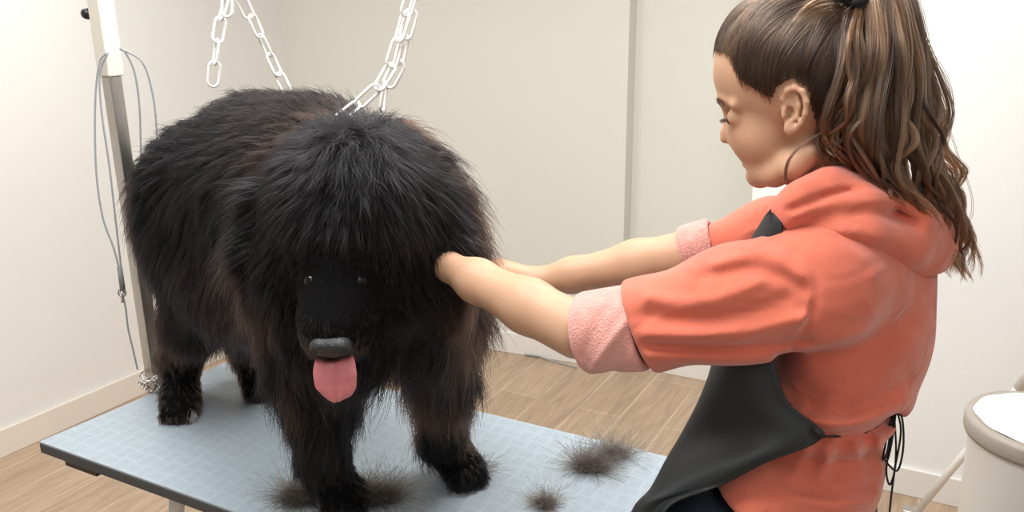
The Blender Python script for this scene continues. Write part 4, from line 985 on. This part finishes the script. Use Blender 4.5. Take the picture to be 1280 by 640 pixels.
# bin
bc = P(1312, 530, 1.66); BZ = bc[2]; RB = .165
bn = empty('tall_bin', (bc[0], bc[1], 0), 'tall white bin with a taupe rim near the white wall', 'bin')
o = A3(0, 0, 0)
v, f = lathe_vf([(0, .004), (RB * .80, .004), (RB * .815, .012), (RB * .84, .2), (RB * .93, BZ - .03), (RB * .95, BZ - .02), (RB * .93, BZ - .018), (RB * .90, BZ - .05), (RB * .80, .2), (RB * .78, .02), (0, .018)], o, n=72); mesh_obj('bin_body', v, f, M_binw, bn)
v, f = lathe_vf([(RB * .90, BZ - .034), (RB * .985, BZ - .038), (RB * 1.0, BZ - .030), (RB * 1.0, BZ - .006), (RB * .975, BZ + .003), (RB * .87, BZ + .004), (RB * .84, BZ - .004), (RB * .85, BZ - .02), (RB * .90, BZ - .034)], o, n=96); mesh_obj('rim', v, f, M_rim, bn)
# white bag stretched over the opening with a torn-looking turned edge
prof = [(RB * .0, BZ - .012), (RB * .4, BZ - .010), (RB * .70, BZ - .004), (RB * .83, BZ + .003), (RB * .865, BZ + .006), (RB * .875, BZ + .004)]
v, f = lathe_vf(prof, o, n=96); nn_ = len(prof)
v = [np.array(p) * A3(1, 1, 1) for p in v]
for i in range(96):
    j = (nn_ - 1) * 96 + i; w = 1 + .012 * math.sin(i * .7) + .02 * math.sin(i * .21 + 1); v[j] = v[j] * A3(w, w, 1); v[j - 96] = v[j - 96] * A3(w, w, 1)
lo_ = mesh_obj('liner', v, f, M_liner, bn); lo_.modifiers.new('thick', 'SOLIDIFY').thickness = .001
# leaning pole on the floor behind the bin
p0 = onz(1146, 640, .03); p1 = P(1284, 472, p0[1] - .22); d = nrm(p1 - p0)
st = empty('pole_stand', tuple(p0 * A3(1, 1, 0)), 'slanting white metal pole standing on the floor behind the bin', 'stand')
v, f = tube_vf([p0, p0 + d * .62], .0115, 20); keep(mesh_obj('pole', v, f, M_cream if False else M_plastic), st)
v, f = tube_vf([p0 + d * .60, p0 + d * 1.0], .015, 20); keep(mesh_obj('upper_tube', v, f, M_plastic), st)
v, f = box_vf(p0 - d * .01 - E_ * .012 - Z_ * .005, (E_, N_, Z_), (.028, .022, .020)); keep(bevel(mesh_obj('foot_clamp', v, f, M_steel, None, False), .006, 3), st)
# thin dark cable on the floor by the back wall
c = spline([onz(655, 443, .012), onz(672, 445, .012), onz(684, 449, .012), onz(694, 452, .010), onz(720, 459, .010)], 30); v, f = tube_vf(c, .004, 8)
tag(mesh_obj('floor_cable', v, f, M_cord), 'thin grey cable on the floor along the back wall', 'cable')
# white bar of the floor frame seen under the table corner
c = [onz(120, 655, .30), onz(203, 618, .30)]
# loose fur
def tuft(c, rx, ry, rz, n, label, tone, ln=.03, rad=.00022):
    cc_ = rng.normal(0, 1, (max(n // 14, 3), 3)); cc_ = cc_ / np.maximum(np.linalg.norm(cc_, axis=1, keepdims=True), .8) * [rx, ry, rz]; cc_[:, 2] = np.abs(cc_[:, 2])
    a = rng.random(len(cc_)) * 6.28; dirs = np.stack([np.cos(a), np.sin(a), rng.normal(.25, .45, len(a))], 1) + cc_ / [rx, ry, rz] * .8
    k_ = 14; C = np.repeat(cc_, k_, 0) + rng.normal(0, .0030, (len(cc_) * k_, 3)); Dd = nrm(np.repeat(dirs, k_, 0) + rng.normal(0, .35, (len(C), 3))); bend = rng.normal(0, 1.3, (len(C), 1, 3))
    t = np.linspace(-.5, 1, 9)[None, :, None]; L_ = ln * .74 * (.3 + .7 * rng.random((len(C), 1, 1))); p = C[:, None] + Dd[:, None] * t * L_ + bend * L_ * t * t
    p[..., 2] = np.abs(p[..., 2]) * .8 + .0008; p = p + np.array(c)
    o = curves_obj('fur_tuft', p, np.full(p.shape[:2], rad), np.clip(tone + rng.normal(0, .15, (len(C), 1)) + np.zeros((1, 9)), 0, 1), M_tuft)
    return tag(o, label, 'fur tuft', 'tufts of loose fur on the table')
tuft(onz(738, 585, TZ), .024, .016, .010, 1300, 'largest loose tuft of grey fur, near the apron on the table', .22, .036)
tuft(onz(768, 570, TZ), .020, .016, .016, 700, 'wispy end of loose fur beside the largest tuft, close to the table edge', .25, .040)
tuft(onz(682, 632, TZ), .015, .012, .010, 800, 'small round tuft of loose fur between the front paw and the apron', .45, .022)
tuft(onz(372, 626, TZ), .026, .020, .020, 1500, 'brown loose fur heaped on the left of the front paw', .28, .034)
tuft(onz(468, 624, TZ), .036, .024, .018, 1900, 'brown loose fur heaped on the right of the front paw', .30, .036)
tuft(onz(592, 592, TZ), .020, .016, .026, 900, 'curly tuft of loose fur resting on the other front paw', .10, .024)
